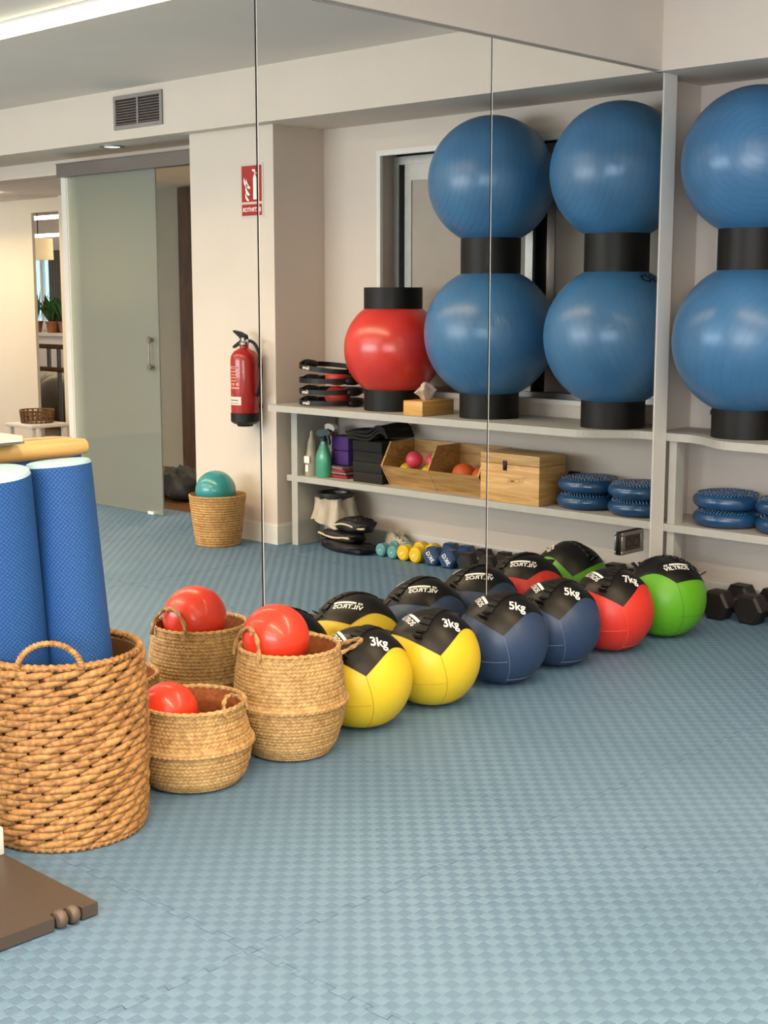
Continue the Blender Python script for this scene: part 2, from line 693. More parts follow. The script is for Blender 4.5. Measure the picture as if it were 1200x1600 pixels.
# ------------------------------------------------------------------ shelving in the niche
XS0, XS1 = -0.08, 2.535
sh = thing('shelf_unit', 'long grey painted shelf unit with two boards built into the niche', 'shelf', (0, 0, 0))
up_poly = [(XS0, YN - 0.016), (XS0, 5.475), (0.115, 5.475)]
for k in range(1, 13):
    t = k / 12
    s = t * t * (3 - 2 * t)
    up_poly.append((0.115 + 0.30 * t, 5.475 - 0.155 * s))
up_poly += [(2.56, 5.32), (2.56, 5.40), (2.575, YP + 0.03), (2.575, YN - 0.016)]
MB().prism(list(reversed(up_poly)), 0.799, 0.835).obj('upper_board', M_shelf, sh, smooth=False)
MB().box(XS0, 2.575, 5.475, YN - 0.016, 0.38, 0.415).obj('lower_board', M_shelf, sh, smooth=False)
MB().box(2.485, 2.535, 5.477, YN - 0.03, 0.001, 0.38).obj('post', M_shelf, sh, smooth=False)
MB().box(2.485, 2.535, 5.477, YN - 0.03, 0.415, 0.799).obj('post', M_shelf, sh, smooth=False)
MB().box(0.012, 0.05, 5.49, 5.56, 0.001, 0.38).obj('post', M_shelf, sh, smooth=False)
MB().box(0.012, 0.05, 5.49, 5.56, 0.415, 0.799).obj('post', M_shelf, sh, smooth=False)

# ------------------------------------------------------------------ ceiling strips and wall fittings


def strip(x0, x1, y, z, label, power, group='linear ceiling lights'):
    t = thing('strip_light', label, 'light', ((x0 + x1) / 2, y, z), group=group)
    w = (x1 - x0) / 2
    MB().box(-w, w, -0.05, 0.05, -0.012, 0.0).obj('mounting_rail', M_trimw, t, smooth=False)
    MB().box(-w, w, -0.035, 0.035, -0.052, -0.012, bev=0.008).obj('diffuser', M_led, t)
    area_light('strip_lamp', (0, 0, -0.058), 2 * w, 0.06, power, WARM, parent=t, spread=150.0)
    return t


strip(0.7, 7.4, 3.71, ZC, 'long warm white strip light on the ceiling nearest the beam', STRIP_W * 0.85)
strip(0.7, 7.4, 1.45, ZC, 'long warm white strip light over the middle of the room', STRIP_W * 1.5)
strip(0.7, 7.4, -0.85, ZC, 'long warm white strip light behind the photographer', STRIP_W * 1.5)

# air vent on the beam
v = thing('air_vent', 'grey louvred air vent high on the white beam', 'vent', (3.715, YB, 2.578))
M_vent = mat('vent_grey', '#8d8a88', 0.45, metal=0.3, var=0.04)
MB().box(-0.245, 0.245, -0.012, 0.0, 0.078, 0.102).box(-0.245, 0.245, -0.012, 0.0, -0.102, -0.078) \
    .box(-0.245, -0.222, -0.012, 0.0, -0.078, 0.078).box(0.222, 0.245, -0.012, 0.0, -0.078, 0.078).obj('frame', M_vent, v, smooth=False)
MB().box(-0.222, 0.222, -0.002, 0.0, -0.078, 0.078).obj('backing', mat('vent_dark', '#2a1d12', 0.8), v, smooth=False)
MB().box(-0.008, 0.008, -0.011, -0.002, -0.078, 0.078).obj('divider', M_vent, v, smooth=False)
me = MB().box(-0.1055, 0.1055, -0.009, -0.002, -0.0016, 0.0016, M=Rx(0.5)).mesh('slat', M_vent, smooth=False)
for c in (-0.115, 0.115):
    for k in range(9):
        link('slat', me, v, (c, -0.001, -0.066 + k * 0.0165))

# recessed downlight under the beam
d = thing('downlight', 'small round downlight set under the beam by the glass door', 'light', (4.25, 5.50, ZB))
MB().lathe([(0.050, -0.006), (0.075, -0.008), (0.085, -0.004), (0.085, 0.0)], 32, cap=False).obj('trim_ring', M_alu, d)
MB().lathe([(0.0, -0.004), (0.055, -0.004)], 32, cap=False).obj('lamp_face', mat('lamp_face', '#ffffff', 0.5, var=0, emit=(0.8, 0.95, 1.0), estr=3.0), d)

# fire sign
sg = thing('fire_sign', 'red extinguisher sign with flame picture on the pillar', 'sign', (2.785, YP, 2.055))
M_signred = mat('sign_red', '#a8161c', 0.25, var=0.02)
M_signgrey = mat('sign_border', '#c9c2b8', 0.35, var=0.02)
MB().box(-0.1, 0.1, -0.003, 0, -0.155, 0.155).obj('plate', M_signgrey, sg, smooth=False)
MB().box(-0.087, 0.087, -0.0042, -0.003, -0.062, 0.142).box(-0.087, 0.087, -0.0042, -0.003, -0.14, -0.076).obj('red_field', M_signred, sg, smooth=False)
FR = Matrix(((1, 0, 0, 0), (0, 0, -1, -0.0052), (0, 1, 0, 0), (0, 0, 0, 1)))     # xy drawing -> x, z, facing -y
vs_, fs_ = text_flat('EXTINTOR', 0.033)
MB().add(vs_, fs_, FR @ T(0, -0.108, 0)).obj('lettering', M_white, sg, smooth=False)
pic = MB()
# extinguisher pictogram towards the start of the word, flames towards its end
pic.prism([(-0.045, -0.05), (-0.016, -0.05), (-0.016, 0.07), (-0.024, 0.09), (-0.037, 0.09), (-0.045, 0.07)], 0, 0.0006, FR)
pic.prism([(-0.034, 0.09), (-0.027, 0.09), (-0.027, 0.108), (-0.034, 0.108)], 0, 0.0006, FR)
pic.prism([(-0.036, 0.108), (-0.012, 0.108), (-0.008, 0.122), (-0.034, 0.118)], 0, 0.0006, FR)
pic.prism([(-0.036, 0.104), (-0.055, 0.098), (-0.066, 0.07), (-0.061, 0.07), (-0.051, 0.092), (-0.036, 0.098)], 0, 0.0006, FR)
for (ox, oz, sc) in ((0.032, 0.018, 1.0), (0.052, 0.03, 0.9), (0.036, -0.02, 0.95), (0.04, -0.052, 0.8)):
    fl = [(-0.024, 0.0), (-0.016, -0.008), (0.0, -0.004), (0.014, 0.012), (0.018, 0.034), (0.012, 0.052), (0.006, 0.034), (-0.006, 0.016)]
    pic.prism([(ox + x * sc, oz + z * sc) for x, z in fl], 0, 0.0006, FR)
pic.obj('pictogram', M_white, sg, smooth=False)

# fire extinguisher
ex = thing('fire_extinguisher', 'red fire extinguisher with black hose hung on the pillar', 'extinguisher', (2.755, 5.315, 0.70))
M_exred = mat('extinguisher_red', '#9a1512', 0.28, var=0.04, coat=0.4)
MB().lathe([(0.080, 0.075), (0.082, 0.09), (0.082, 0.385), (0.078, 0.41), (0.062, 0.435), (0.036, 0.45), (0.026, 0.455), (0.026, 0.47)], 40).obj('tank', M_exred, ex)
MB().lathe([(0.03, 0.0), (0.045, 0.0), (0.05, 0.012), (0.068, 0.016), (0.084, 0.03), (0.0845, 0.078), (0.08, 0.08)], 40).obj('base_cap', M_blackp, ex)
MB().lathe([(0.022, 0.468), (0.028, 0.474), (0.028, 0.488), (0.02, 0.492), (0.02, 0.515)], 20).box(-0.05, 0.02, -0.012, 0.012, 0.487, 0.507, bev=0.003).obj('valve', M_steel, ex)
MB().prism([(-0.03, 0.50), (0.02, 0.50), (0.03, 0.515), (0.085, 0.548), (0.085, 0.556), (0.03, 0.548), (-0.02, 0.53)], -0.012, 0.012,
           Matrix(((1, 0, 0, 0), (0, 0, 1, 0), (0, 1, 0, 0), (0, 0, 0, 1)))).obj('squeeze_lever', M_blackp, ex, smooth=False)
MB().prism([(0.01, 0.485), (0.025, 0.50), (0.092, 0.463), (0.088, 0.452)], -0.011, 0.011,
           Matrix(((1, 0, 0, 0), (0, 0, 1, 0), (0, 1, 0, 0), (0, 0, 0, 1)))).obj('carry_handle', M_blackp, ex, smooth=False)
hp = []
for k in range(25):
    t = k / 24
    P = [Vector((-0.05, 0, 0.497)), Vector((-0.16, 0, 0.49)), Vector((-0.155, 0.01, 0.28)), Vector((-0.088, 0.02, 0.18))]
    hp.append(P[0] * (1 - t) ** 3 + P[1] * 3 * t * (1 - t) ** 2 + P[2] * 3 * t * t * (1 - t) + P[3] * t ** 3)
MB().tube(hp, 0.0095, 10).obj('hose', M_rubber, ex)
MB().box(-0.04, 0.04, 0.07, 0.104, 0.10, 0.13).obj('wall_bracket', M_blackp, ex, smooth=False)
MB().box(-0.02, 0.02, 0.07, 0.104, 0.34, 0.40).obj('wall_hook', M_blackp, ex, smooth=False)


def cyl_patch(mb, r, a0, a1, z0, z1, n=10, mi=0):
    vs_, fs_ = [], []
    for i in range(n + 1):
        a = a0 + (a1 - a0) * i / n
        vs_ += [(r * math.cos(a), r * math.sin(a), z0), (r * math.cos(a), r * math.sin(a), z1)]
    for i in range(n):
        fs_.append((2 * i, 2 * i + 2, 2 * i + 3, 2 * i + 1))
    mb.add(vs_, fs_, None, mi)


def cyl_text(mb, s, size, r, ang, z, mi=0):
    vs_, fs_ = text_flat(s, size)
    mb.add([(r * math.cos(ang + p.x / r), r * math.sin(ang + p.x / r), z + p.y) for p in vs_], fs_, None, mi)


M_lblred = mat('label_pink', '#d98a78', 0.5, var=0.1, nscale=60)
A0 = math.radians(-92)
lb = MB()
for (z0, z1, a, b) in ((0.337, 0.352, -20, 40), (0.318, 0.325, -22, 30), (0.300, 0.306, -22, 22), (0.283, 0.289, -10, 34), (0.266, 0.272, -10, 30), (0.240, 0.256, 18, 36), (0.240, 0.256, -2, 12), (0.240, 0.256, -24, -10), (0.222, 0.232, -25, 40)):
    cyl_patch(lb, 0.0826, A0 + math.radians(a), A0 + math.radians(b), z0, z1)
lb.obj('instruction_print', M_lblred, ex)
lb = MB()
cyl_patch(lb, 0.0826, A0 + math.radians(-32), A0 + math.radians(42), 0.128, 0.176)
lb.obj('white_label', mat('label_white', '#d9d2c6', 0.5, var=0.03), ex)
lb = MB()
cyl_text(lb, 'EXTINTOR', 0.011, 0.0829, A0 - 0.02, 0.344)
lb.obj('lettering', M_dark, ex, smooth=False)
for (z0, z1) in ((0.153, 0.158), (0.137, 0.140)):
    lb = MB()
    cyl_patch(lb, 0.0829, A0 - 0.35, A0 + 0.5, z0, z1)
    lb.obj('label_line', M_dark, ex, smooth=False)

# power outlet mounted low on the mirror, facing the room
oo = thing('power_outlet', 'silver double power outlet mounted low on the mirror above the green ball', 'outlet', (0.001, 5.198, 0.366), PI / 2)
MB().box(-0.088, 0.088, -0.012, 0.0, -0.052, 0.052, bev=0.004).obj('back_box', M_blackp, oo)
MB().box(-0.085, 0.085, -0.021, -0.012, 0.034, 0.05, bev=0.002).box(-0.085, 0.085, -0.021, -0.012, -0.05, -0.034, bev=0.002) \
    .box(-0.085, -0.062, -0.021, -0.012, -0.034, 0.034, bev=0.002).box(0.062, 0.085, -0.021, -0.012, -0.034, 0.034, bev=0.002).obj('cover_frame', mat('outlet_steel', '#857f76', 0.35, metal=0.7), oo)
for c in (-0.031, 0.031):
    s = MB().box(c - 0.03, c + 0.03, -0.017, -0.012, -0.034, 0.034).obj('socket', mat('socket_brown', '#2b2118', 0.35), oo, smooth=False)
    MB().lathe([(0.019, -0.0005), (0.021, 0.001), (0.023, -0.0005)], 24, M=T(c, -0.018, 0) @ Rx(PI / 2), cap=False).obj('socket_ring', M_blackp, s)

# ------------------------------------------------------------------ doorway, corridor and the room beyond
YD = 5.60
dr = thing('door_1', None, None, (0, 0, 0))
dr['kind'] = 'structure'
M_rail = mat('rail_grey', '#6f6a68', 0.4, metal=0.4, var=0.03)
MB().box(3.36, 4.98, YD - 0.05, YD + 0.02, 2.262, 2.345).box(3.36, 4.98, YD - 0.055, YD + 0.02, 2.345, 2.352).obj('sliding_rail', M_rail, dr, smooth=False)


def glass_material():
    N = NT('green_tinted_glass')
    out = N.t.nodes['Material Output']
    tr = N.n('ShaderNodeBsdfTransparent')
    tr.inputs[0].default_value = (0.84, 0.88, 0.80, 1)
    gl = N.n('ShaderNodeBsdfGlossy')
    gl.inputs['Roughness'].default_value = 0.02
    fr = N.n('ShaderNodeFresnel')
    fr.inputs[0].default_value = 1.5
    df = N.n('ShaderNodeBsdfDiffuse')
    df.inputs[0].default_value = (0.78, 0.82, 0.73, 1)
    m0 = N.n('ShaderNodeMixShader')
    m0.inputs[0].default_value = 0.42
    N.l(tr.outputs[0], m0.inputs[1])
    tl = N.n('ShaderNodeBsdfTranslucent')
    tl.inputs[0].default_value = (0.80, 0.84, 0.72, 1)
    md = N.n('ShaderNodeMixShader')
    N.l(df.outputs[0], md.inputs[1])
    N.l(tl.outputs[0], md.inputs[2])
    N.l(md.outputs[0], m0.inputs[2])
    mx = N.n('ShaderNodeMixShader')
    N.l(fr.outputs[0], mx.inputs[0])
    N.l(m0.outputs[0], mx.inputs[1])
    N.l(gl.outputs[0], mx.inputs[2])
    N.l(mx.outputs[0], out.inputs['Surface'])
    return N.m


M_glass = glass_material()
leaf = MB().box(3.93, 4.92, YD - 0.005, YD + 0.005, 0.008, 2.262).obj('glass_leaf', M_glass, dr, smooth=False)
pull = MB().tube([(4.0, YD - 0.035, 0.98), (4.0, YD - 0.035, 1.18)], 0.006, 10)
for zz in (0.99, 1.17):
    pull.lathe([(0.0, 0.0), (0.022, 0.0), (0.022, 0.01), (0.01, 0.014), (0.01, 0.03)], 20, M=T(4.0, YD - 0.041, zz) @ Rx(-PI / 2))
pull.obj('pull_handle', M_steel, leaf)
MB().box(4.03, 4.09, YD - 0.012, YD + 0.02, 0.002, 0.02).obj('floor_guide', M_white, dr, smooth=False)
structure('door_2', MB().box(4.925, 4.985, YD + 0.03, YD + 0.10, 0, 2.31).box(5.02, 5.08, YD + 0.05, YD + 0.14, 0, 2.31).box(4.985, 5.02, YD + 0.07, YD + 0.10, 0, 2.31), M_trimw)
structure('trim_3', MB().box(3.352, 8.6, 5.80, 6.0, 2.315, ZB), M_wall)
# far side of the corridor
M_corr = mat('corridor_grey', '#8a8679', 0.85, var=0.02)
M_beige = mat('beige_wall', '#d9cdb8', 0.85, var=0.03, nscale=2)
structure('wall_corridor', MB().box(4.0, 6.72, 7.3, 7.45, 0, 2.34), M_corr)
structure('wall_corridor_light', MB().box(6.72, 7.47, 7.2, 7.45, 0, 2.34).box(7.47, 8.07, 7.3, 7.45, 2.215, 2.34), M_beige)
structure('wall_beige', MB().box(8.07, 12.0, 7.3, 7.33, 0, 2.34), M_beige)
structure('wall_corridor_end', MB().box(3.9, 4.0, 6.1, 7.45, 0, 2.34), M_corr)
structure('ceiling_corridor', MB().box(3.352, 16.5, 6.0, 7.45, 2.34, 2.42), M_ceil)
structure('door_3', MB().box(5.55, 5.83, 7.262, 7.30, 0, 2.33), M_brownwood)
area_light('corridor_fill', (4.45, 6.7, 2.30), 0.5, 0.25, 30, WARM)  # added fill light without a fixture, hidden from view, brightens the corridor
strip(7.45, 10.4, 6.55, 2.34, 'added warm strip light, out of view, brightening the beige corridor wall', 45, group='linear ceiling lights beyond')  # unseen strip added to brighten the beige wall and the glass door
# room beyond
structure('wall_far', MB().box(8.0, 16.5, 11.6, 11.7, 0, 0.95).box(8.0, 16.5, 11.6, 11.7, 2.02, 2.8).box(8.0, 13.2, 11.6, 11.7, 0.95, 2.02).box(16.0, 16.5, 11.6, 11.7, 0.95, 2.02), M_wall)
structure('ceiling_far', MB().box(5.0, 16.6, 7.45, 11.7, 2.60, 2.7), M_ceil)
structure('wall_far_side', MB().box(16.5, 16.6, 5.8, 11.7, 0, 2.8).box(4.9, 5.0, 7.45, 11.7, 0, 2.8), M_wall)
fw = structure('window_3', MB().box(13.2, 16.0, 11.62, 11.66, 0.95, 1.0).box(13.2, 16.0, 11.62, 11.66, 1.97, 2.02).box(13.2, 13.26, 11.62, 11.66, 1.0, 1.97)
               .box(14.62, 14.70, 11.62, 11.66, 1.0, 1.97).box(15.94, 16.0, 11.62, 11.66, 1.0, 1.97), M_trimw)
MB().box(13.26, 15.94, 11.672, 11.68, 1.0, 1.97).obj('pane', mat('daylit_pane', '#bfe2f2', 0.4, var=0.0, emit=(0.42, 0.75, 1.0), estr=1.3), fw, smooth=False)
cu = MB()
pts = [(13.66 + 0.008 * k, 11.52 + 0.03 * math.sin(k * 0.8)) for k in range(80)]
cu.prism(pts + [(x, y + 0.012) for x, y in reversed(pts)], 0.3, 2.1)
tag(cu.obj('curtain', mat('grey_curtain', '#6d6a66', 0.9)), 'grey curtain hanging beside the far window', 'curtain')
strip(9.5, 15.5, 9.4, 2.40, 'warm strip light hanging in the room beyond the doorway', 25, group='linear ceiling lights beyond')
strip(9.5, 15.5, 10.6, 2.28, 'lower warm strip light in the room beyond the doorway', 20, group='linear ceiling lights beyond')

# ballet barre
M_barre = wood_mat('barre_wood', '#6b4a2c', '#93693f', (2, 20, 20))
bb = thing('ballet_barre', 'double wooden ballet barre on steel posts beyond the doorway', 'barre', (8.7, 7.9, 0))
for zz in (0.945, 0.715):
    MB().tube([(-0.42, 0, zz), (1.6, 0, zz)], 0.024, 12).obj('rail', M_barre, bb)
for xx in (-0.06, 0.12, 1.3):
    MB().tube([(xx, 0.02, 0.0), (xx, 0.02, 0.93)] if xx != 0.12 else [(xx, 0.02, 0.72), (xx, 0.02, 0.93)], 0.022, 12).obj('post', M_steel, bb)
MB().box(-0.12, 0.0, -0.25, 0.29, 0.0, 0.025, bev=0.004).obj('foot', M_steel, bb)
# plants on the far sill, soft balls
M_leafg = mat('leaf_green', '#3f6a34', 0.5, var=0.3)
M_pot = mat('terracotta', '#a8673f', 0.8)
sl = tag(MB().box(-1.1, 1.1, -0.18, 0.18, 0.88, 0.92).box(-1.05, 1.05, -0.16, 0.16, 0.0, 0.88).obj('low_cabinet', M_trimw, smooth=False, loc=(14.1, 11.3, 0)),
         'white low cabinet under the far window', 'cabinet')
for i, (px, hh, lab) in enumerate(((14.33, 0.55, 'spiky green plant in a clay pot on the far sill'), (13.95, 0.42, 'leafy green plant in a clay pot on the far sill'), (13.62, 0.4, 'bushy plant in a clay pot beside the curtain'))):
    pl = thing('potted_plant', lab, 'plant', (px, 11.3, 0.92), group='plants on the far sill')
    MB().lathe([(0.06, 0.0), (0.085, 0.14), (0.09, 0.14), (0.09, 0.165), (0.078, 0.165), (0.07, 0.13)], 20).obj('pot', M_pot, pl)
    for k in range(16 if i == 0 else 26):
        a = random.uniform(0, 2 * PI)
        ln = hh * random.uniform(0.55, 1.0)
        out = random.uniform(0.05, 0.28)
        b0 = Vector((0.03 * math.cos(a), 0.03 * math.sin(a), 0.13))
        tip = Vector((out * math.cos(a), out * math.sin(a), 0.13 + ln))
        side = Vector((-math.sin(a), math.cos(a), 0)) * (0.018 if i == 0 else 0.045)
        midp = b0.lerp(tip, 0.6) + Vector((0, 0, 0.05))
        MB().add([b0, midp + side, tip, midp - side, midp + Vector((0, 0, 0.012))], [(0, 1, 4), (1, 2, 4), (2, 3, 4), (3, 0, 4)]).obj('leaf', M_leafg, pl, smooth=False)
M_softb = mat('grey_vinyl', '#8b8576', 0.35)
tag(MB().sphere(0.3, 28, 16, fun=lambda p: Vector((p.x, p.y, max(p.z, -0.28)))).obj('exercise_ball', M_softb, loc=(11.05, 9.5, 0.28)),
    'grey exercise ball on the floor beyond the barre', 'ball', 'grey exercise balls beyond')
tag(MB().sphere(0.3, 28, 16, fun=lambda p: Vector((p.x, p.y, max(p.z, -0.28)))).obj('exercise_ball', M_softb, loc=(10.1, 8.9, 0.28)),
    'second grey exercise ball partly hidden by the barre post', 'ball', 'grey exercise balls beyond')
lp = thing('pendant_lamp', 'warm cream pendant lamp in the room beyond', 'lamp', (10.63, 9.0, 2.60))
MB().tube([(0, 0, 0), (0, 0, -0.5)], 0.006, 8).obj('cable', M_blackp, lp)
MB().lathe([(0.17, -0.74), (0.165, -0.5), (0.0, -0.49)], 28).obj('lamp_shade', mat('lamp_shade', '#e8d3a4', 0.7, emit=(1.0, 0.75, 0.4), estr=0.6), lp)
# small open-weave basket on a stool against the beige wall
st = thing('stool', 'low cream stool against the beige corridor wall', 'stool', (7.55, 6.95, 0))
MB().box(-0.22, 0.22, -0.2, 0.2, 0.28, 0.31, bev=0.006).obj('seat', M_trimw, st)
for sx in (-1, 1):
    for sy in (-1, 1):
        MB().box(sx * 0.18 - 0.018, sx * 0.18 + 0.018, sy * 0.16 - 0.018, sy * 0.16 + 0.018, 0, 0.28).obj('leg', M_trimw, st, smooth=False)
M_wick = mat('brown_wicker', '#6a4c2a', 0.7, var=0.3, nscale=30)
wb = thing('wicker_bowl', 'small open weave wicker bowl on the stool by the beige wall', 'basket', (7.55, 6.95, 0.311))
for k, zz in enumerate((0.008, 0.045, 0.08, 0.115)):
    rr = 0.13 + 0.02 * k / 3
    MB().tube([(rr * math.cos(a * PI / 16), rr * math.sin(a * PI / 16), zz) for a in range(32)], 0.007, 6, closed=True).obj('hoop', M_wick, wb)
for a in range(20):
    an = a * PI / 10
    MB().box(-0.009, 0.009, -0.003, 0.003, 0.0, 0.115, M=Rz(an) @ T(0, 0.142, 0) @ Rx(-0.1)).obj('stake', M_wick, wb, smooth=False)

# ------------------------------------------------------------------ gym balls on their rings
M_blueball = ball_groove_material('blue_gym_rubber', '#3b6e9a', 0.34, 0.105, (0.55, -0.8, 0.12), 0.9, 0.0)
M_blueball2 = ball_groove_material('blue_gym_rubber_side', '#3b6e9a', 0.34, 0.125, (0.9, -0.25, -0.35), 0.9, 0.0)
M_redball = ball_groove_material('red_gym_rubber', '#cf3026', 0.28, 0.22, (0.2, -0.5, 0.85), 0.06, 0.2)
M_ring = mat('black_ring', '#0c0a09', 0.5, var=0.1, spec=0.3)


def ring_stand(label, loc, r, h, cat='ring', group='black plastic ball rings'):
    w = 0.006
    o = MB().lathe([(r - w, 0.0), (r, 0.0), (r, h), (r - w, h), (r - w, 0.0)], 56, cap=False).obj('ball_ring', M_ring, loc=loc)
    return tag(o, label, cat, group)


def gym_ball(label, loc, r, m, group='blue gym balls stacked on the shelf'):
    o = MB().sphere(r, 72, 40).obj('gym_ball', m, loc=loc)
    return tag(o, label, 'ball', group)


GY = 5.565
ZU = 0.835
for k, (gx, where) in enumerate(((0.355, 'beside the white end strip'), (1.12, 'next to the red ball'))):
    ring_stand('short black ring on the shelf under the blue balls ' + where, (gx, GY, ZU), 0.153, 0.132)
    gym_ball('lower blue gym ball of the stack ' + where, (gx, GY, 1.265), 0.338, M_blueball2)
    ring_stand('black ring between the two blue balls ' + where, (gx, GY, 1.563), 0.153, 0.181)
    b2 = gym_ball('upper blue gym ball of the stack ' + where, (gx, GY, 2.027), 0.322, M_blueball)
# dark lettering on the ball by the end strip (seen in the mirror only)
vs_, fs_ = text_flat('GO', 0.075)
lt = MB().add(wrap_sphere(vs_, 0.338, (-0.56, -0.06, 0.74), (0, 0, 1), 0.0015), fs_)
for o in list(COL.objects):
    if o.name == 'gym_ball':
        lt.obj('lettering', M_dark, o, smooth=False)
RX = 1.80
ring_stand('black ring on the shelf under the red ball', (RX, GY, ZU), 0.16, 0.116)
gym_ball('glossy red gym ball on the upper board', (RX, GY, 1.168), 0.27, M_redball, 'gym balls on the shelf')
ring_stand('open black ring resting on top of the red ball', (RX, GY, 1.385), 0.16, 0.115)

# ------------------------------------------------------------------ balance discs
M_disc = mat('blue_disc_vinyl', '#1d466f', 0.28, var=0.05, coat=0.2)
dme = MB().lathe([(0.0, 0.004), (0.12, 0.0), (0.15, 0.006), (0.166, 0.022), (0.170, 0.036), (0.166, 0.052), (0.150, 0.066), (0.12, 0.072), (0.0, 0.076)], 64, cap=False).mesh('disc_body', M_disc)
nb = MB()
for q in range(1, 9):
    rr = 0.018 * q
    nn = int(2 * PI * rr / 0.017)
    for k in range(nn):
        a = 2 * PI * (k + 0.5 * (q % 2)) / nn
        zt = 0.0745 - 0.010 * (rr / 0.15) ** 4
        nb.add([(0.0055 * math.cos(t * PI / 3), 0.0055 * math.sin(t * PI / 3), -0.002) for t in range(6)] +
               [(0.003 * math.cos(t * PI / 3), 0.003 * math.sin(t * PI / 3), 0.006) for t in range(6)],
               [(i, (i + 1) % 6, 6 + (i + 1) % 6, 6 + i) for i in range(6)] + [tuple(range(6, 12))], T(rr * math.cos(a), rr * math.sin(a), zt))
nme = nb.mesh('nubs', M_disc)
for (dx, dy, z, lab) in ((0.235, 5.645, 0.4155, 'lower blue balance disc beside the end strip'), (0.235, 5.642, 0.4955, 'upper blue balance disc beside the end strip'),
                         (0.548, 5.655, 0.4155, 'lower blue balance disc next to the wooden box'), (0.542, 5.655, 0.4955, 'upper blue balance disc next to the wooden box')):
    t = thing('balance_disc', lab, 'balance disc', (dx, dy, z), group='studded balance discs on the lower board')
    t.scale = (0.93, 0.93, 1.0)
    link('disc_body', dme, t)
    s = link('nubs', nme, t)
    s['kind'] = 'stuff'
    MB().tube([(0.165, 0, 0.036), (0.185, 0.0, 0.036)], 0.006, 8).obj('air_valve', M_blackp, t)
# black pump behind the discs
pm = thing('hand_pump', 'small black pump lying behind the balance discs', 'pump', (0.715, 5.765, 0.4155))
MB().tube([(0, 0, 0.13), (0, 0.0, 0.0)], 0.022, 12).obj('barrel', M_blackp, pm)
MB().tube([(-0.03, 0, 0.14), (0.03, 0, 0.14)], 0.014, 10).obj('handle', M_blackp, pm)

# ------------------------------------------------------------------ wooden boxes
M_pine = wood_mat('pale_striped_wood', '#b98a4e', '#dcb377', (3, 3, 34), 0.5, 1.2)
M_crate = wood_mat('acacia_wood', '#97703f', '#c59a5e', (3, 12, 28), 0.5, 1.5)
bx = thing('wooden_chest', 'pale wooden box with a dark clasp between the crate and discs', 'box', (0.725, 5.482, 0.4155))
W, D, H = 0.378, 0.22, 0.25
MB().box(0, W, 0, D, 0, 0.195, bev=0.002).obj('body', M_pine, bx)
MB().box(0, W, 0, D, 0.1965, H, bev=0.002).obj('lid', M_pine, bx)
MB().box(0.205, 0.228, -0.006, 0.0, 0.165, 0.215, bev=0.002).box(0.21, 0.223, -0.011, -0.006, 0.17, 0.195, bev=0.002).obj('clasp', M_blackp, bx)
M_burn = mat('burnt_print', '#b58a52', 0.6, var=0.03)
vs_, fs_ = text_flat('HOME', 0.036)
MB().add(vs_, fs_, Matrix(((1, 0, 0, 0.15), (0, 0, -1, -0.0006), (0, 1, 0, 0.115), (0, 0, 0, 1)))).obj('printed_word', M_burn, bx, smooth=False)

cr = thing('divided_crate', 'open wooden crate with slanted front and a divider, holding small balls', 'crate', (1.115, 5.555, 0.4155))
CW = 0.70
prof = [(0.0, 0.0), (-0.075, 0.115), (0.0, 0.245), (0.20, 0.245), (0.20, 0.0)]      # y, z
YZ = Matrix(((0, 0, 1, 0), (1, 0, 0, 0), (0, 1, 0, 0), (0, 0, 0, 1)))
for xx, nm in ((0.0, 'side_panel'), (CW - 0.012, 'side_panel'), (CW * 0.5, 'divider')):
    MB().prism(prof, 0, 0.012, T(xx, 0, 0) @ YZ).obj(nm, M_crate, cr, smooth=False)
MB().prism([(0.001, 0.003), (-0.074, 0.115), (-0.064, 0.117), (0.012, 0.003)], 0, CW, YZ).obj('front_board', M_crate, cr, smooth=False)
MB().box(0.012, CW - 0.012, 0.188, 0.20, 0.012, 0.245).obj('back_board', M_crate, cr, smooth=False)
MB().box(0.012, CW - 0.012, 0.0, 0.188, 0.001, 0.012).obj('bottom_board', M_crate, cr, smooth=False)


def small_ball(label, loc, r, m, group='small massage balls in the crate'):
    o = MB().sphere(r, 32, 18).obj('massage_ball', m, loc=loc)
    return tag(o, label, 'ball', group)


M_pinkb = mat('pink_rubber', '#e0485f', 0.4, var=0.03)
M_yelb = mat('yellow_rubber', '#d8bf2c', 0.45, var=0.03)
M_orab = mat('orange_rubber', '#ea6a3a', 0.45, var=0.03)
cx, cy, cz = 1.115, 5.555, 0.4155
small_ball('pink ball lying on top of the yellow balls in the crate', (cx + 0.53, cy + 0.015, cz + 0.155), 0.047, M_pinkb)
small_ball('second pink ball behind the divider of the crate', (cx + 0.43, cy + 0.06, cz + 0.15), 0.044, M_pinkb)
small_ball('yellow ball under the pink ball towards the crate side', (cx + 0.60, cy + 0.035, cz + 0.085), 0.046, M_yelb)
small_ball('yellow ball beside the crate divider', (cx + 0.44, cy + 0.035, cz + 0.085), 0.046, M_yelb)
small_ball('yellow ball at the back of the crate compartment', (cx + 0.52, cy + 0.12, cz + 0.07), 0.046, M_yelb)
small_ball('large orange ball in the compartment next to the chest', (cx + 0.225, cy + 0.075, cz + 0.09), 0.066, M_orab)
small_ball('orange ball at the end of the crate by the chest', (cx + 0.085, cy + 0.06, cz + 0.09), 0.058, M_orab)

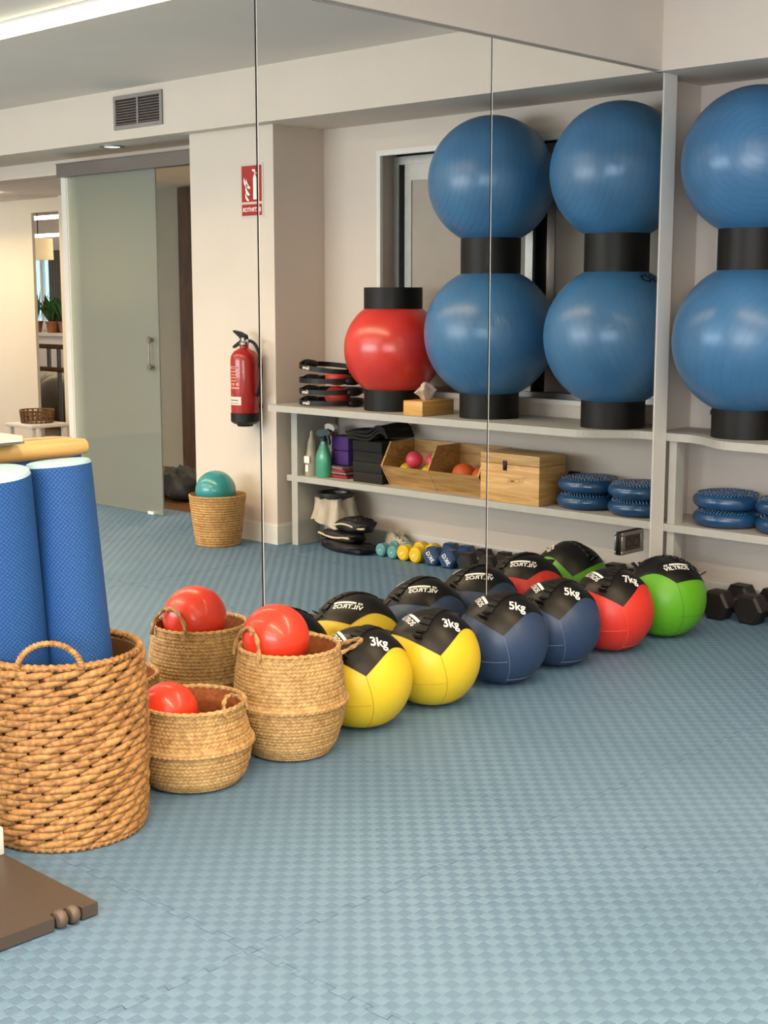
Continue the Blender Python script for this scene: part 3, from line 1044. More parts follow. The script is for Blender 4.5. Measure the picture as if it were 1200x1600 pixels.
# ------------------------------------------------------------------ foam blocks, cloths, cleaning bottles
M_blkfoam = mat('black_foam', '#16110e', 0.8, var=0.15, nscale=20, bump=0.1, bscale=150)
M_purp = mat('purple_foam', '#4c2a72', 0.8, var=0.08, nscale=30, bump=0.15, bscale=150)
for k in range(4):
    o = MB().box(-0.115, 0.115, -0.1, 0.1, 0, 0.058, bev=0.005).obj('foam_block', M_blkfoam, loc=(1.965 + 0.004 * (k % 2), 5.63, 0.4155 + 0.0585 * k))
    tag(o, ['bottom', 'second', 'third', 'top'][k] + ' black foam block of the stack beside the crate' if k else 'black foam block at the bottom of the stack beside the crate', 'foam block', 'black foam blocks')
cm = MB()
nx, ny = 28, 12
for lay in range(3):
    vs_, fs_ = [], []
    for s in (0, 1):
        for i in range(nx + 1):
            for j in range(ny + 1):
                u, w = i / nx, j / ny
                x = -0.15 + 0.31 * u
                y = -0.10 + 0.22 * w
                z = lay * 0.018 + 0.045 * math.exp(-((u - 0.18) / 0.2) ** 2) + 0.004 * math.sin(9 * u + 5 * w + lay) + (0.014 if s else 0)
                vs_.append((x, y, z))
    q = (nx + 1) * (ny + 1)
    for i in range(nx):
        for j in range(ny):
            a = i * (ny + 1) + j
            fs_.append((a, a + 1, a + ny + 2, a + ny + 1))
            fs_.append((q + a, q + a + ny + 1, q + a + ny + 2, q + a + 1))
    for i in range(nx):
        a, b = i * (ny + 1), (i + 1) * (ny + 1)
        fs_ += [(a, b, q + b, q + a), (a + ny, q + a + ny, q + b + ny, b + ny)]
    for j in range(ny):
        a, b = j, nx * (ny + 1) + j
        fs_ += [(a, q + a, q + a + 1, a + 1), (b, b + 1, q + b + 1, q + b)]
    cm.add(vs_, fs_, T(0.01 * lay, 0, 0))
tag(cm.obj('folded_cloth', M_blkfoam, loc=(1.965, 5.635, 0.652)), 'folded black cloth draped on the stack of black blocks', 'cloth')
for k in range(2):
    o = MB().box(-0.07, 0.07, -0.05, 0.05, 0, 0.083, bev=0.008).obj('yoga_block', M_purp, loc=(2.262, 5.655, 0.486 + 0.0845 * k))
    tag(o, ['lower purple foam block on the red grey cloths', 'upper purple foam block above the red grey cloths'][k], 'foam block', 'purple foam blocks')
M_redcl = mat('red_cloth', '#9c2635', 0.9, var=0.2, nscale=40)
M_grycl = mat('grey_cloth', '#7b6c70', 0.9, var=0.2, nscale=40)
for k in range(4):
    def wob(p, k=k):
        return Vector((p.x, p.y, p.z + 0.004 * math.sin(18 * p.x + k * 2) * math.cos(14 * p.y)))
    m0 = MB()
    bm = bmesh.new()
    bmesh.ops.create_grid(bm, x_segments=14, y_segments=10, size=0.5)
    r = bmesh.ops.extrude_face_region(bm, geom=bm.faces[:])
    for vv in r['geom']:
        if isinstance(vv, bmesh.types.BMVert):
            vv.co.z = 1.0
    for vv in bm.verts:
        vv.co = wob(Vector((vv.co.x * 0.19 * (1 + 0.05 * math.sin(k)), vv.co.y * 0.15, 0.004 + vv.co.z * 0.0125)))
    m0.bm(bm)
    o = m0.obj('folded_towel', [M_redcl, M_grycl][k % 2], loc=(2.262 + 0.004 * k, 5.635, 0.4165 + 0.0165 * k), rot=(0, 0, 0.05 * (k - 1)))
    tag(o, ['bottom red towel under the purple blocks', 'lower grey towel between red towels', 'upper red towel under the purple blocks', 'top grey towel directly under the purple blocks'][k],
        'towel', 'folded towels under the purple blocks')

M_clear = mat('clear_plastic', '#b9b2a2', 0.2, var=0.05, alpha=0.55)
M_greenb = mat('green_bottle', '#3f9478', 0.25, var=0.04, coat=0.3)
M_dkgreen = mat('dark_green_plastic', '#0e3434', 0.35)
M_whitep = mat('white_plastic', '#e8ded2', 0.35, var=0.02)
M_redp = mat('red_plastic', '#c0261f', 0.35, var=0.03)
M_olive = mat('olive_bottle', '#6e6a22', 0.3)
M_lbl = mat('bottle_label', '#b9b7a8', 0.6, var=0.1, nscale=60)


def spray_bottle(label, loc, rz, body_m, trig_m, head_m, h, r, lab=True):
    t = thing('spray_bottle', label, 'bottle', loc, rz, 'cleaning bottles on the lower board')
    def oval(rr, z, a, j):
        return rr * (1.0 - 0.28 * abs(math.sin(a)) ** 2), z
    MB().lathe([(r * 0.92, 0.0), (r, 0.01), (r, h * 0.45), (r * 0.86, h * 0.6), (r * 0.5, h * 0.78), (r * 0.36, h * 0.86), (r * 0.36, h * 0.9)], 28, rfun=oval).obj('bottle_body', body_m, t)
    MB().lathe([(r * 0.46, h * 0.89), (r * 0.46, h * 0.97), (r * 0.34, h)], 20).obj('collar', trig_m, t)
    hd = MB()
    hd.prism([(-0.03, 0.0), (0.012, 0.0), (0.012, 0.006), (0.055, 0.012), (0.058, 0.034), (0.03, 0.046), (-0.025, 0.04), (-0.045, 0.018)], -0.014, 0.014,
             T(0, 0, h) @ Matrix(((1, 0, 0, 0), (0, 0, 1, 0), (0, 1, 0, 0), (0, 0, 0, 1))))
    hd.obj('spray_head', head_m, t, smooth=False)
    MB().prism([(0.028, 0.01), (0.038, 0.01), (0.05, -0.03), (0.045, -0.045), (0.038, -0.03)], -0.008, 0.008,
               T(0, 0, h) @ Matrix(((1, 0, 0, 0), (0, 0, 1, 0), (0, 1, 0, 0), (0, 0, 0, 1)))).obj('trigger', trig_m, t, smooth=False)
    MB().lathe([(0.009, 0), (0.009, 0.012)], 12, M=T(0.056, 0, h + 0.023) @ Ry(PI / 2)).obj('nozzle', trig_m, t)
    if lab:
        MB().box(-r * 0.5, r * 0.5, -r * 0.74, -r * 0.70, h * 0.12, h * 0.5).obj('paper_label', M_lbl, t, smooth=False)
    return t


spray_bottle('green spray bottle with a dark green trigger head', (2.335, 5.545, 0.4155), PI * 0.95, M_greenb, M_dkgreen, M_dkgreen, 0.235, 0.05)
spray_bottle('clear spray bottle with a white and red head', (2.375, 5.655, 0.4155), PI * 0.05, M_clear, M_redp, M_whitep, 0.255, 0.044)
cb = thing('cone_bottle', 'pale clear conical bottle with small white labels at the shelf end', 'bottle', (2.438, 5.55, 0.4155), group='cleaning bottles on the lower board')
MB().lathe([(0.040, 0), (0.042, 0.01), (0.036, 0.1), (0.024, 0.2), (0.014, 0.225), (0.011, 0.25), (0.006, 0.262)], 24).obj('bottle_body', mat('milky_plastic', '#a79f8d', 0.35, var=0.1, alpha=0.85), cb)
MB().box(-0.022, 0.022, -0.0425, -0.039, 0.075, 0.115).box(-0.012, 0.012, -0.0425, -0.041, 0.025, 0.065).obj('paper_label', M_white, cb, smooth=False)
tag(MB().lathe([(0.045, 0), (0.047, 0.006), (0.047, 0.19), (0.04, 0.2), (0.02, 0.204), (0.02, 0.212), (0.0, 0.212)], 28).obj('aerosol_can', mat('red_can', '#a5281b', 0.4), loc=(2.432, 5.735, 0.4155)),
    'red can standing behind the conical bottle', 'can')
ob = thing('squeeze_bottle', 'olive yellow bottle standing behind the green spray bottle', 'bottle', (2.345, 5.76, 0.4155), group='cleaning bottles on the lower board')
MB().lathe([(0.036, 0), (0.038, 0.008), (0.038, 0.15), (0.02, 0.185), (0.013, 0.19), (0.013, 0.205)], 24).obj('bottle_body', M_olive, ob)
MB().lathe([(0.016, 0.205), (0.016, 0.225), (0.0, 0.228)], 16).obj('cap', M_whitep, ob)
pr = thing('paper_roll', 'white paper roll standing behind the purple blocks', 'paper roll', (2.235, 5.765, 0.4155))
MB().lathe([(0.02, 0.0), (0.05, 0.0), (0.05, 0.235), (0.02, 0.235)], 32).obj('paper', M_whitep, pr)
MB().lathe([(0.016, 0.0), (0.02, 0.0), (0.02, 0.237), (0.016, 0.237)], 20, cap=False).obj('core', M_burn, pr)

# ------------------------------------------------------------------ exercise rings and tissue box on the upper board
M_padred = mat('red_overball', '#b8352b', 0.4, var=0.04)
for k in range(4):
    zc = ZU + 0.022 + 0.062 * k + (0.006 if k == 3 else 0)
    off = (0.0, -0.008, 0.006, -0.004)[k]
    t = thing('exercise_ring', ['lowest black exercise ring of the stack on the shelf end', 'second black exercise ring from the shelf board', 'third black exercise ring from the shelf board', 'topmost tilted black exercise ring of the stack'][k],
              'exercise ring', (2.275 + off, 5.555 + off, zc), -0.25 + 0.05 * k, 'black exercise rings')
    if k == 3:
        t.rotation_euler = (0.0, -0.10, -0.25)
    R0 = 0.185
    MB().lathe([(R0 - 0.004, -0.014), (R0, -0.014), (R0, 0.014), (R0 - 0.004, 0.014), (R0 - 0.004, -0.014)], 64, cap=False).obj('band', M_blackp, t)
    for a in (0.25, PI + 0.25):
        MB().sphere(1.0, 20, 12, M=Rz(a) @ T(R0 + 0.012, 0, 0) @ Matrix.Diagonal((0.024, 0.055, 0.024, 1))).obj('outer_pad', M_rubber, t)
        MB().sphere(1.0, 20, 12, M=Rz(a) @ T(R0 - 0.018, 0, 0) @ Matrix.Diagonal((0.022, 0.055, 0.024, 1))).obj('inner_pad', M_rubber, t)
    if k != 2:
        tx = MB()
        vs_, fs_ = text_flat('Garus', 0.026)
        r1, a1 = R0 + 0.0012, -PI / 2 + 0.35
        tx.add([(r1 * math.cos(a1 + p.x / r1), r1 * math.sin(a1 + p.x / r1), p.y) for p in vs_], fs_)
        tx.obj('lettering', M_white, t, smooth=False)
for k, (zz, rr) in enumerate(((0.058, 0.066), (0.152, 0.062))):
    o = MB().sphere(rr, 28, 18, fun=lambda p: Vector((p.x * 1.15, p.y * 1.15, p.z * (0.055 / 0.066) if k == 0 else p.z * 0.72))).obj('soft_ball', M_padred, loc=(2.215, 5.545, ZU + (0.058 if k == 0 else 0.16)))
    tag(o, ['lower red soft ball inside the black exercise rings', 'upper red soft ball inside the black exercise rings'][k], 'ball', 'red soft balls in the rings')

tb = thing('tissue_box', 'bamboo tissue box on the shelf between red and blue balls', 'tissue box', (1.385, 5.345, ZU))
M_bamboo = wood_mat('bamboo', '#b9853f', '#d9aa62', (3, 3, 60), 0.4, 0.6)
MB().box(0, 0.135, 0, 0.25, 0, 0.078, bev=0.002).obj('box_body', M_bamboo, tb)
ts = MB()
nv, nf = [], []
nr = 24
for j, (rw, zz) in enumerate(((0.02, 0.076), (0.03, 0.10), (0.05, 0.125), (0.03, 0.15), (0.006, 0.165))):
    for i in range(nr):
        a = 2 * PI * i / nr
        w = 1 + 0.25 * math.sin(5 * a + j)
        nv.append((0.0675 + 0.45 * rw * w * math.cos(a) + 0.004 * j, 0.115 + 1.5 * rw * w * math.sin(a), zz + 0.008 * math.sin(3 * a + j)))
for j in range(4):
    for i in range(nr):
        nf.append((j * nr + i, j * nr + (i + 1) % nr, (j + 1) * nr + (i + 1) % nr, (j + 1) * nr + i))
nf.append(tuple(4 * nr + i for i in range(nr)))
ts.add(nv, nf).obj('tissue', mat('tissue_paper', '#e6d2c4', 0.9, var=0.02), tb)

# ------------------------------------------------------------------ bin, bags under the lower board
bn = thing('waste_bin', 'steel waste bin with a white liner under the shelf end', 'bin', (2.335, 5.64, 0.0))
MB().lathe([(0.085, 0.0), (0.092, 0.004), (0.092, 0.30), (0.088, 0.30), (0.086, 0.01)], 36).obj('can_body', M_steel, bn)
MB().lathe([(0.098, 0.285), (0.102, 0.29), (0.102, 0.315), (0.096, 0.32), (0.088, 0.315)], 36, cap=False).obj('rim', mat('bin_rim', '#4b4a48', 0.3, metal=0.6), bn)
M_liner = mat('bin_liner', '#bfb3a0', 0.45, var=0.08, nscale=14, bump=0.4, bscale=25, alpha=0.9)


def liner_fun(r, z, a, j):
    return r + (0.006 + 0.004 * j) * math.sin(7 * a) + 0.004 * math.sin(13 * a + j), z - (0.05 * (0.5 + 0.5 * math.sin(2 * a + 0.6)) if j == 0 else 0) + 0.004 * math.sin(9 * a)


MB().lathe([(0.140, 0.165), (0.122, 0.215), (0.110, 0.26), (0.1045, 0.29)], 72, rfun=liner_fun, cap=False).obj('liner', M_liner, bn)
M_blackbag = mat('black_bag', '#0f0f14', 0.6, var=0.3, nscale=20, bump=0.5, bscale=30)
M_cream = mat('cream_edge', '#c9b79b', 0.7)


def bag(name, label, loc, sx, sy, sz, rz, m, seed, trim=True, group='folded bags under the shelf', crumple=1.0):
    t = thing(name, label, 'bag', loc, rz, group)
    rnd = random.Random(seed)
    ph = [rnd.uniform(0, 6) for _ in range(6)]

    def f(p):
        c = lambda w: math.copysign(abs(w) ** 0.55, w)
        x, y, z = c(p.x), c(p.y), c(p.z)
        z = max(z, -0.98) + crumple * (0.16 * math.sin(4 * x + ph[0]) + 0.12 * math.sin(6 * y + ph[1]) + 0.10 * math.sin(11 * x + 7 * y + ph[2]) + 0.06 * math.sin(23 * x - 9 * y + ph[3]))
        if p.z < -0.1:
            z = max(-1.0, c(p.z))
        return Vector((x * sx * (1 + 0.09 * crumple * math.sin(4 * y + 3 * z + ph[3])), y * sy * (1 + 0.12 * math.sin(5 * x + 2 * z + ph[4])), (z + 1) * sz))
    MB().sphere(1.0, 40, 24, fun=f).obj('bag_body', m, t)
    if trim:
        pts = []
        for k in range(24):
            u = -1 + 2 * k / 23
            pts.append((u * sx * 0.95, -sy * (1.0 + 0.03 * math.sin(3 * u)), sz * (1.05 + 0.25 * math.sin(3.0 * u + ph[5]))))
        MB().tube(pts, 0.006, 8).obj('cream_trim', M_cream, t)
    return t


bag('folded_bag', 'flat black bag at the bottom of the pile by the bin', (2.15, 5.56, 0.0), 0.20, 0.085, 0.03, 0.12, M_blackbag, 1, False)
bag('folded_bag', 'black bag with a cream edge in the middle of the pile', (2.185, 5.558, 0.060), 0.155, 0.072, 0.026, 0.14, M_blackbag, 2)
bag('folded_bag', 'bulky black knitted bag on top of the pile', (2.11, 5.585, 0.112), 0.115, 0.07, 0.04, -0.15, M_blackbag, 3)
bag('plastic_bag', 'crumpled clear plastic bag beside the black bag pile', (1.93, 5.74, 0.0), 0.10, 0.05, 0.05, 0.2, M_liner, 4, False, crumple=1.7)
bag('sports_bag', 'dark grey soft bag on the corridor floor behind the glass door', (4.55, 6.25, -0.004), 0.24, 0.16, 0.10, 0.3, mat('grey_nylon', '#3d3f44', 0.7, var=0.2), 9, False, group='bags', crumple=1.5)

# ------------------------------------------------------------------ dumbbells along the wall
M_teal = mat('teal_vinyl', '#5a959b', 0.45, var=0.05)
M_yelv = mat('yellow_vinyl', '#dfb91e', 0.45, var=0.05)
M_navyv = mat('navy_vinyl', '#1f3f69', 0.45, var=0.05)
M_hexrub = mat('hex_rubber', '#140e0b', 0.5, var=0.25, nscale=30)


def dumbbell(label, x, y, rz, m, head_r, head_l, length, sides, hand_m, hand_r, group, mark=None):
    t = thing('dumbbell', label, 'dumbbell', (x, y, 0), rz, group)
    zc = head_r * (math.cos(PI / sides) if sides <= 8 else 1.0)
    st = PI / sides + PI / 2 if sides <= 8 else 0
    for s in (-1, 1):
        bm = bmesh.new()
        ch = min(0.012, head_r * 0.22)
        prof = [(head_r - ch, -head_l / 2), (head_r, -head_l / 2 + ch), (head_r, head_l / 2 - ch), (head_r - ch, head_l / 2)]
        mb = MB()
        seg = sides if sides <= 8 else 28
        vs_, fs_ = [], []
        for r_, yy in prof:
            for i in range(seg):
                a = st + 2 * PI * i / seg
                vs_.append((r_ * math.cos(a), yy, r_ * math.sin(a)))
        for j in range(3):
            for i in range(seg):
                k = (i + 1) % seg
                fs_.append((j * seg + i, (j + 1) * seg + i, (j + 1) * seg + k, j * seg + k))
        fs_.append(tuple(range(seg)))
        fs_.append(tuple(reversed([3 * seg + i for i in range(seg)])))
        mb.add(vs_, fs_)
        bm.free()
        hd = mb.obj('head', m, t, smooth=sides > 8, loc=(0, s * (length - head_l) / 2, zc))
        if mark and s < 0:
            vs_, fs_ = text_flat(mark, head_r * 0.62)
            MB().add(vs_, fs_, Matrix(((1, 0, 0, 0), (0, 0, -1, -head_l / 2 - 0.0008), (0, 1, 0, 0), (0, 0, 0, 1))) @ Rz(0.9)).obj('lettering', M_white, hd, smooth=False)
    MB().lathe([(hand_r * 0.85, -length / 2 + head_l), (hand_r, -0.02), (hand_r, 0.02), (hand_r * 0.85, length / 2 - head_l)], 20, M=T(0, 0, zc) @ Rx(PI / 2)).obj('grip', hand_m, t)
    return t


DG = 'dumbbells in a row by the wall'
dumbbell('teal dumbbell closest to the bags', 1.895, 5.64, 0.0, M_teal, 0.037, 0.06, 0.17, 20, M_teal, 0.014, DG, '1')
dumbbell('teal dumbbell beside the yellow dumbbells', 1.80, 5.635, -0.05, M_teal, 0.037, 0.06, 0.18, 20, M_teal, 0.014, DG, '1')
dumbbell('yellow dumbbell beside the teal dumbbells', 1.715, 5.645, 0.0, M_yelv, 0.044, 0.07, 0.20, 12, M_yelv, 0.016, DG, '2')
dumbbell('yellow dumbbell beside the navy dumbbells', 1.62, 5.64, 0.0, M_yelv, 0.044, 0.07, 0.20, 12, M_yelv, 0.016, DG, '2')
dumbbell('navy dumbbell beside the yellow dumbbells', 1.515, 5.66, -0.08, M_navyv, 0.058, 0.075, 0.23, 6, M_navyv, 0.017, DG, '3KG')
dumbbell('navy dumbbell beside the black dumbbells', 1.40, 5.66, -0.08, M_navyv, 0.058, 0.075, 0.23, 6, M_navyv, 0.017, DG, '3KG')
HB = [(1.27, 5.655, 'small black hex dumbbell beside the navy dumbbells', 0.058, 0.22), (1.13, 5.655, 'second small black hex dumbbell counted from the navy pair', 0.058, 0.22),
      (0.98, 5.65, 'third black hex dumbbell counted from the navy pair', 0.066, 0.25), (0.815, 5.65, 'fourth black hex dumbbell counted from the navy pair', 0.066, 0.25),
      (0.61, 5.655, 'large black hex dumbbell between the small ones and the chrome gripped one', 0.075, 0.28), (0.43, 5.645, 'large black hex dumbbell with chrome grip under the discs', 0.075, 0.28),
      (0.275, 5.625, 'large black hex dumbbell partly behind the green ball', 0.075, 0.28)]
for (hx, hy, lab, hr, ln) in HB:
    dumbbell(lab, hx, hy, -0.04, M_hexrub, hr, ln * 0.33, ln, 6, M_chrome, 0.016, DG)

# ------------------------------------------------------------------ wall balls along the mirror
WB_R = 0.175
M_wblack = mat('black_vinyl', '#0e0b08', 0.42, spec=0.35, var=0.12, nscale=14, bump=0.05, bscale=120)
M_thread = {}
WBC = {'yellow': '#dcc026', 'navy': '#2b3f60', 'red': '#cf3227', 'green': '#56a015'}
WBM = {k: mat(k + '_vinyl', c, 0.42, var=0.04, nscale=6, bump=0.06, bscale=90) for k, c in WBC.items()}
WBS = {'yellow': '#b98f12', 'navy': '#6d7a92', 'red': '#e05a48', 'green': '#3d7d10'}
WBS = {k: mat(k + '_stitching', c, 0.6) for k, c in WBS.items()}


def sph(theta, az, r=WB_R):
    """direction: theta from the pole, az from the ball's front corner (local -y), counter-clockwise"""
    a = -PI / 2 + az
    return Vector((r * math.sin(theta) * math.cos(a), r * math.sin(theta) * math.sin(a), r * math.cos(theta)))


def cap_theta(az):
    f = (az / (PI / 2)) % 4.0
    k = int(f) % 4
    q = f - int(f)
    c = (73, 60, 72, 58)                   # polar angle of the four corners
    dip, pw = ((20, 1.9), (9, 2.0))[k % 2]   # rounded colour panels push up between corners on two sides
    return math.radians(c[k] * (1 - q) + c[(k + 1) % 4] * q - dip * (1 - abs(2 * q - 1) ** pw))


def squash(p):
    z = p.z
    if z < -0.150:
        z = -0.150 - (z + 0.150) * -0.55 if False else -0.150 + (z + 0.150) * 0.55
    return Vector((p.x, p.y, z))


WB_BOTTOM = 0.150 + 0.025 * 0.55


def wall_ball(label, loc, front, colour, kg, brand=True):
    t = thing('wall_ball', label, 'medicine ball', (loc[0], loc[1], WB_BOTTOM), front, 'leather medicine balls along the mirror')
    MB().sphere(WB_R, 64, 40, fun=squash).obj('cover', WBM[colour], t)
    # black top panel
    n, m = 112, 18
    vs_, fs_ = [sph(0, 0, WB_R + 0.0018)], []
    for j in range(1, m + 1):
        for i in range(n):
            az = 2 * PI * i / n
            lift = 0.0018 if j < m else -0.001
            vs_.append(sph(cap_theta(az) * min(1, j / (m - 1)) if j < m else cap_theta(az), az, WB_R + lift))
    for i in range(n):
        fs_.append((0, 1 + i, 1 + (i + 1) % n))
    for j in range(m - 1):
        for i in range(n):
            k = (i + 1) % n
            fs_.append((1 + j * n + i, 1 + (j + 1) * n + i, 1 + (j + 1) * n + k, 1 + j * n + k))
    MB().add(vs_, fs_).obj('top_panel', M_wblack, t)
    # stitched seams
    sm = MB()
    for c in range(4):
        az = c * PI / 2
        th0 = cap_theta(az)
        sm.tube([squash(sph(th0 + (math.radians(165) - th0) * k / 24, az + 0.16 * math.sin(PI * k / 24), WB_R + 0.0002)) for k in range(25)], 0.0011, 6)
    for c in (0, 2):
        th = math.radians(106)
        sm.tube([squash(sph(th + 0.03 * math.sin(PI * k / 20), c * PI / 2 - (PI / 2) * k / 20 + 0.10, WB_R + 0.0002)) for k in range(21)], 0.0011, 6)
    for c in (1, 3):
        th = math.radians(138)
        sm.tube([squash(sph(th, c * PI / 2 - (PI / 2) * k / 20 + 0.12, WB_R + 0.0002)) for k in range(21)], 0.0011, 6)
    sm.obj('seam_stitching', WBS[colour], t)
    # webbing grip across the top panel with ribs, and a loop at each end
    a0 = math.radians(-36)
    gp = MB()
    ax = sph(PI / 2, a0, 1.0)
    side = Vector((-ax.y, ax.x, 0))
    for k in range(9):
        th = math.radians(-40 + 10 * k)
        d = (ax * math.sin(th) + Vector((0, 0, 1)) * math.cos(th) + side * 0.10).normalized()
        tt = (ax * math.cos(th) - Vector((0, 0, 1)) * math.sin(th)).normalized()
        Mx = Matrix.Translation(d * (WB_R + 0.004)) @ Matrix((tt, d.cross(tt), d)).transposed().to_4x4()
        gp.box(-0.0135, 0.0135, -0.019, 0.019, -0.005, 0.0038, M=Mx, bev=0.003)
    gp.obj('ribbed_grip', M_rubber, t)
    for s, th in ((1, 53), (-1, 50)):
        th = math.radians(th) * s
        d = (ax * math.sin(th) + Vector((0, 0, 1)) * math.cos(th) + side * 0.08).normalized()
        tt = (ax * math.cos(th) - Vector((0, 0, 1)) * math.sin(th)).normalized()
        Mx = Matrix.Translation(d * (WB_R + 0.001)) @ Matrix((tt, d.cross(tt), d)).transposed().to_4x4()
        MB().box(-0.003, 0.003, -0.016, 0.016, -0.002, 0.034, M=Mx, bev=0.0015).box(-0.022 * s - 0.0, -0.022 * s + 0.0 + 0.003, -0.014, 0.014, -0.002, 0.014, M=Mx).obj('strap_loop', M_rubber, t)
    # lettering
    lt = MB()
    vs_, fs_ = text_flat(kg, 0.058)
    d0 = sph(math.radians(35), math.radians(30), 1.0)
    pole_up = (Vector((0, 0, 1)) - d0 * d0.z).normalized()
    r_ = pole_up.cross(d0)
    ang = math.radians(22)
    up = pole_up * math.cos(ang) + r_ * math.sin(ang)
    lt.add(wrap_sphere([Vector((p.x * 0.78, p.y, 0)) for p in vs_], WB_R, d0, up, 0.0032), fs_)
    if brand:
        d1 = sph(math.radians(31), math.radians(-80), 1.0)
        vs_, fs_ = text_flat('VILTROS', 0.030)
        lt.add(wrap_sphere([Vector((p.x, p.y - 0.006, 0)) for p in vs_], WB_R, d1, (0, 0, 1), 0.0032), fs_)
        bar_v, bar_f = [], []
        for i in range(15):
            x = -0.028 + 0.088 * i / 14
            bar_v += [Vector((x, 0.011, 0)), Vector((x, 0.022, 0))]
        for i in range(14):
            bar_f.append((2 * i, 2 * i + 2, 2 * i + 3, 2 * i + 1))
        lt.add(wrap_sphere(bar_v, WB_R, d1, (0, 0, 1), 0.0032), bar_f)
        sq = [(-0.052, 0.011), (-0.036, 0.011), (-0.036, 0.022), (-0.052, 0.022), (-0.048, 0.014), (-0.040, 0.014), (-0.040, 0.019), (-0.048, 0.019)]
        lt.add(wrap_sphere([Vector((a, b, 0)) for a, b in sq], WB_R, d1, (0, 0, 1), 0.0032), [(0, 1, 5, 4), (1, 2, 6, 5), (2, 3, 7, 6), (3, 0, 4, 7)])
    lt.obj('lettering', M_white, t, smooth=False)
    return t


def face_cam(x, y, extra_deg):
    """rotation that turns local -y to the camera plus a turn to the right"""
    return math.atan2(0.0 - y, 3.43 - x) + PI / 2 + math.radians(extra_deg)


BALLS = [(0.197, 3.284, 'yellow', '3kg', 5, 'yellow medicine ball beside the belly basket, front of the row'),
         (0.197, 3.648, 'yellow', '3kg', 10, 'yellow medicine ball between the first yellow ball and the navy balls'),
         (0.203, 4.046, 'navy', '5kg', 1, 'navy medicine ball next to the yellow balls'),
         (0.203, 4.392, 'navy', '5kg', 3, 'navy medicine ball next to the red ball'),
         (0.225, 4.740, 'red', '7kg', 16, 'red medicine ball between the navy and green balls'),
         (0.255, 5.105, 'green', '9kg', 108, 'bright green medicine ball at the niche end of the row')]
for (x, y, c, kg, ex_, lab) in BALLS:
    wall_ball(lab, (x, y), face_cam(x, y, ex_), c, kg)

# ------------------------------------------------------------------ seagrass belly baskets


def weave_material(name, c0, c1):
    N = NT(name)
    tc = N.n('ShaderNodeTexCoord')
    nz = N.n('ShaderNodeTexNoise')
    nz.inputs['Scale'].default_value = 70
    nz.inputs['Detail'].default_value = 3
    N.l(tc.outputs['Object'], nz.inputs['Vector'])
    n2 = N.n('ShaderNodeTexNoise')
    n2.inputs['Scale'].default_value = 9
    N.l(tc.outputs['Object'], n2.inputs['Vector'])
    s = N.math('ADD', N.math('MULTIPLY', nz.outputs['Fac'], 0.65), N.math('MULTIPLY', n2.outputs['Fac'], 0.35))
    r = N.n('ShaderNodeValToRGB')
    r.color_ramp.elements[0].position, r.color_ramp.elements[1].position = 0.36, 0.64
    r.color_ramp.elements[0].color = (*lin(c0), 1)
    r.color_ramp.elements[1].color = (*lin(c1), 1)
    N.l(s, r.inputs[0])
    N.l(r.outputs[0], N.p.inputs['Base Color'])
    N.p.inputs['Roughness'].default_value = 0.62
    return N.m


M_sea = weave_material('seagrass', '#9c7644', '#cba870')
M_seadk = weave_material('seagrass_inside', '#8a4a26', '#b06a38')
M_rope = weave_material('seagrass_rope', '#8c6a40', '#b8925c')


def interp(prof, t):
    """position along a polyline profile by height fraction"""
    n = len(prof) - 1
    f = min(max(t, 0), 1) * n
    i = min(int(f), n - 1)
    u = f - i
    return prof[i][0] * (1 - u) + prof[i + 1][0] * u, prof[i][1] * (1 - u) + prof[i + 1][1] * u


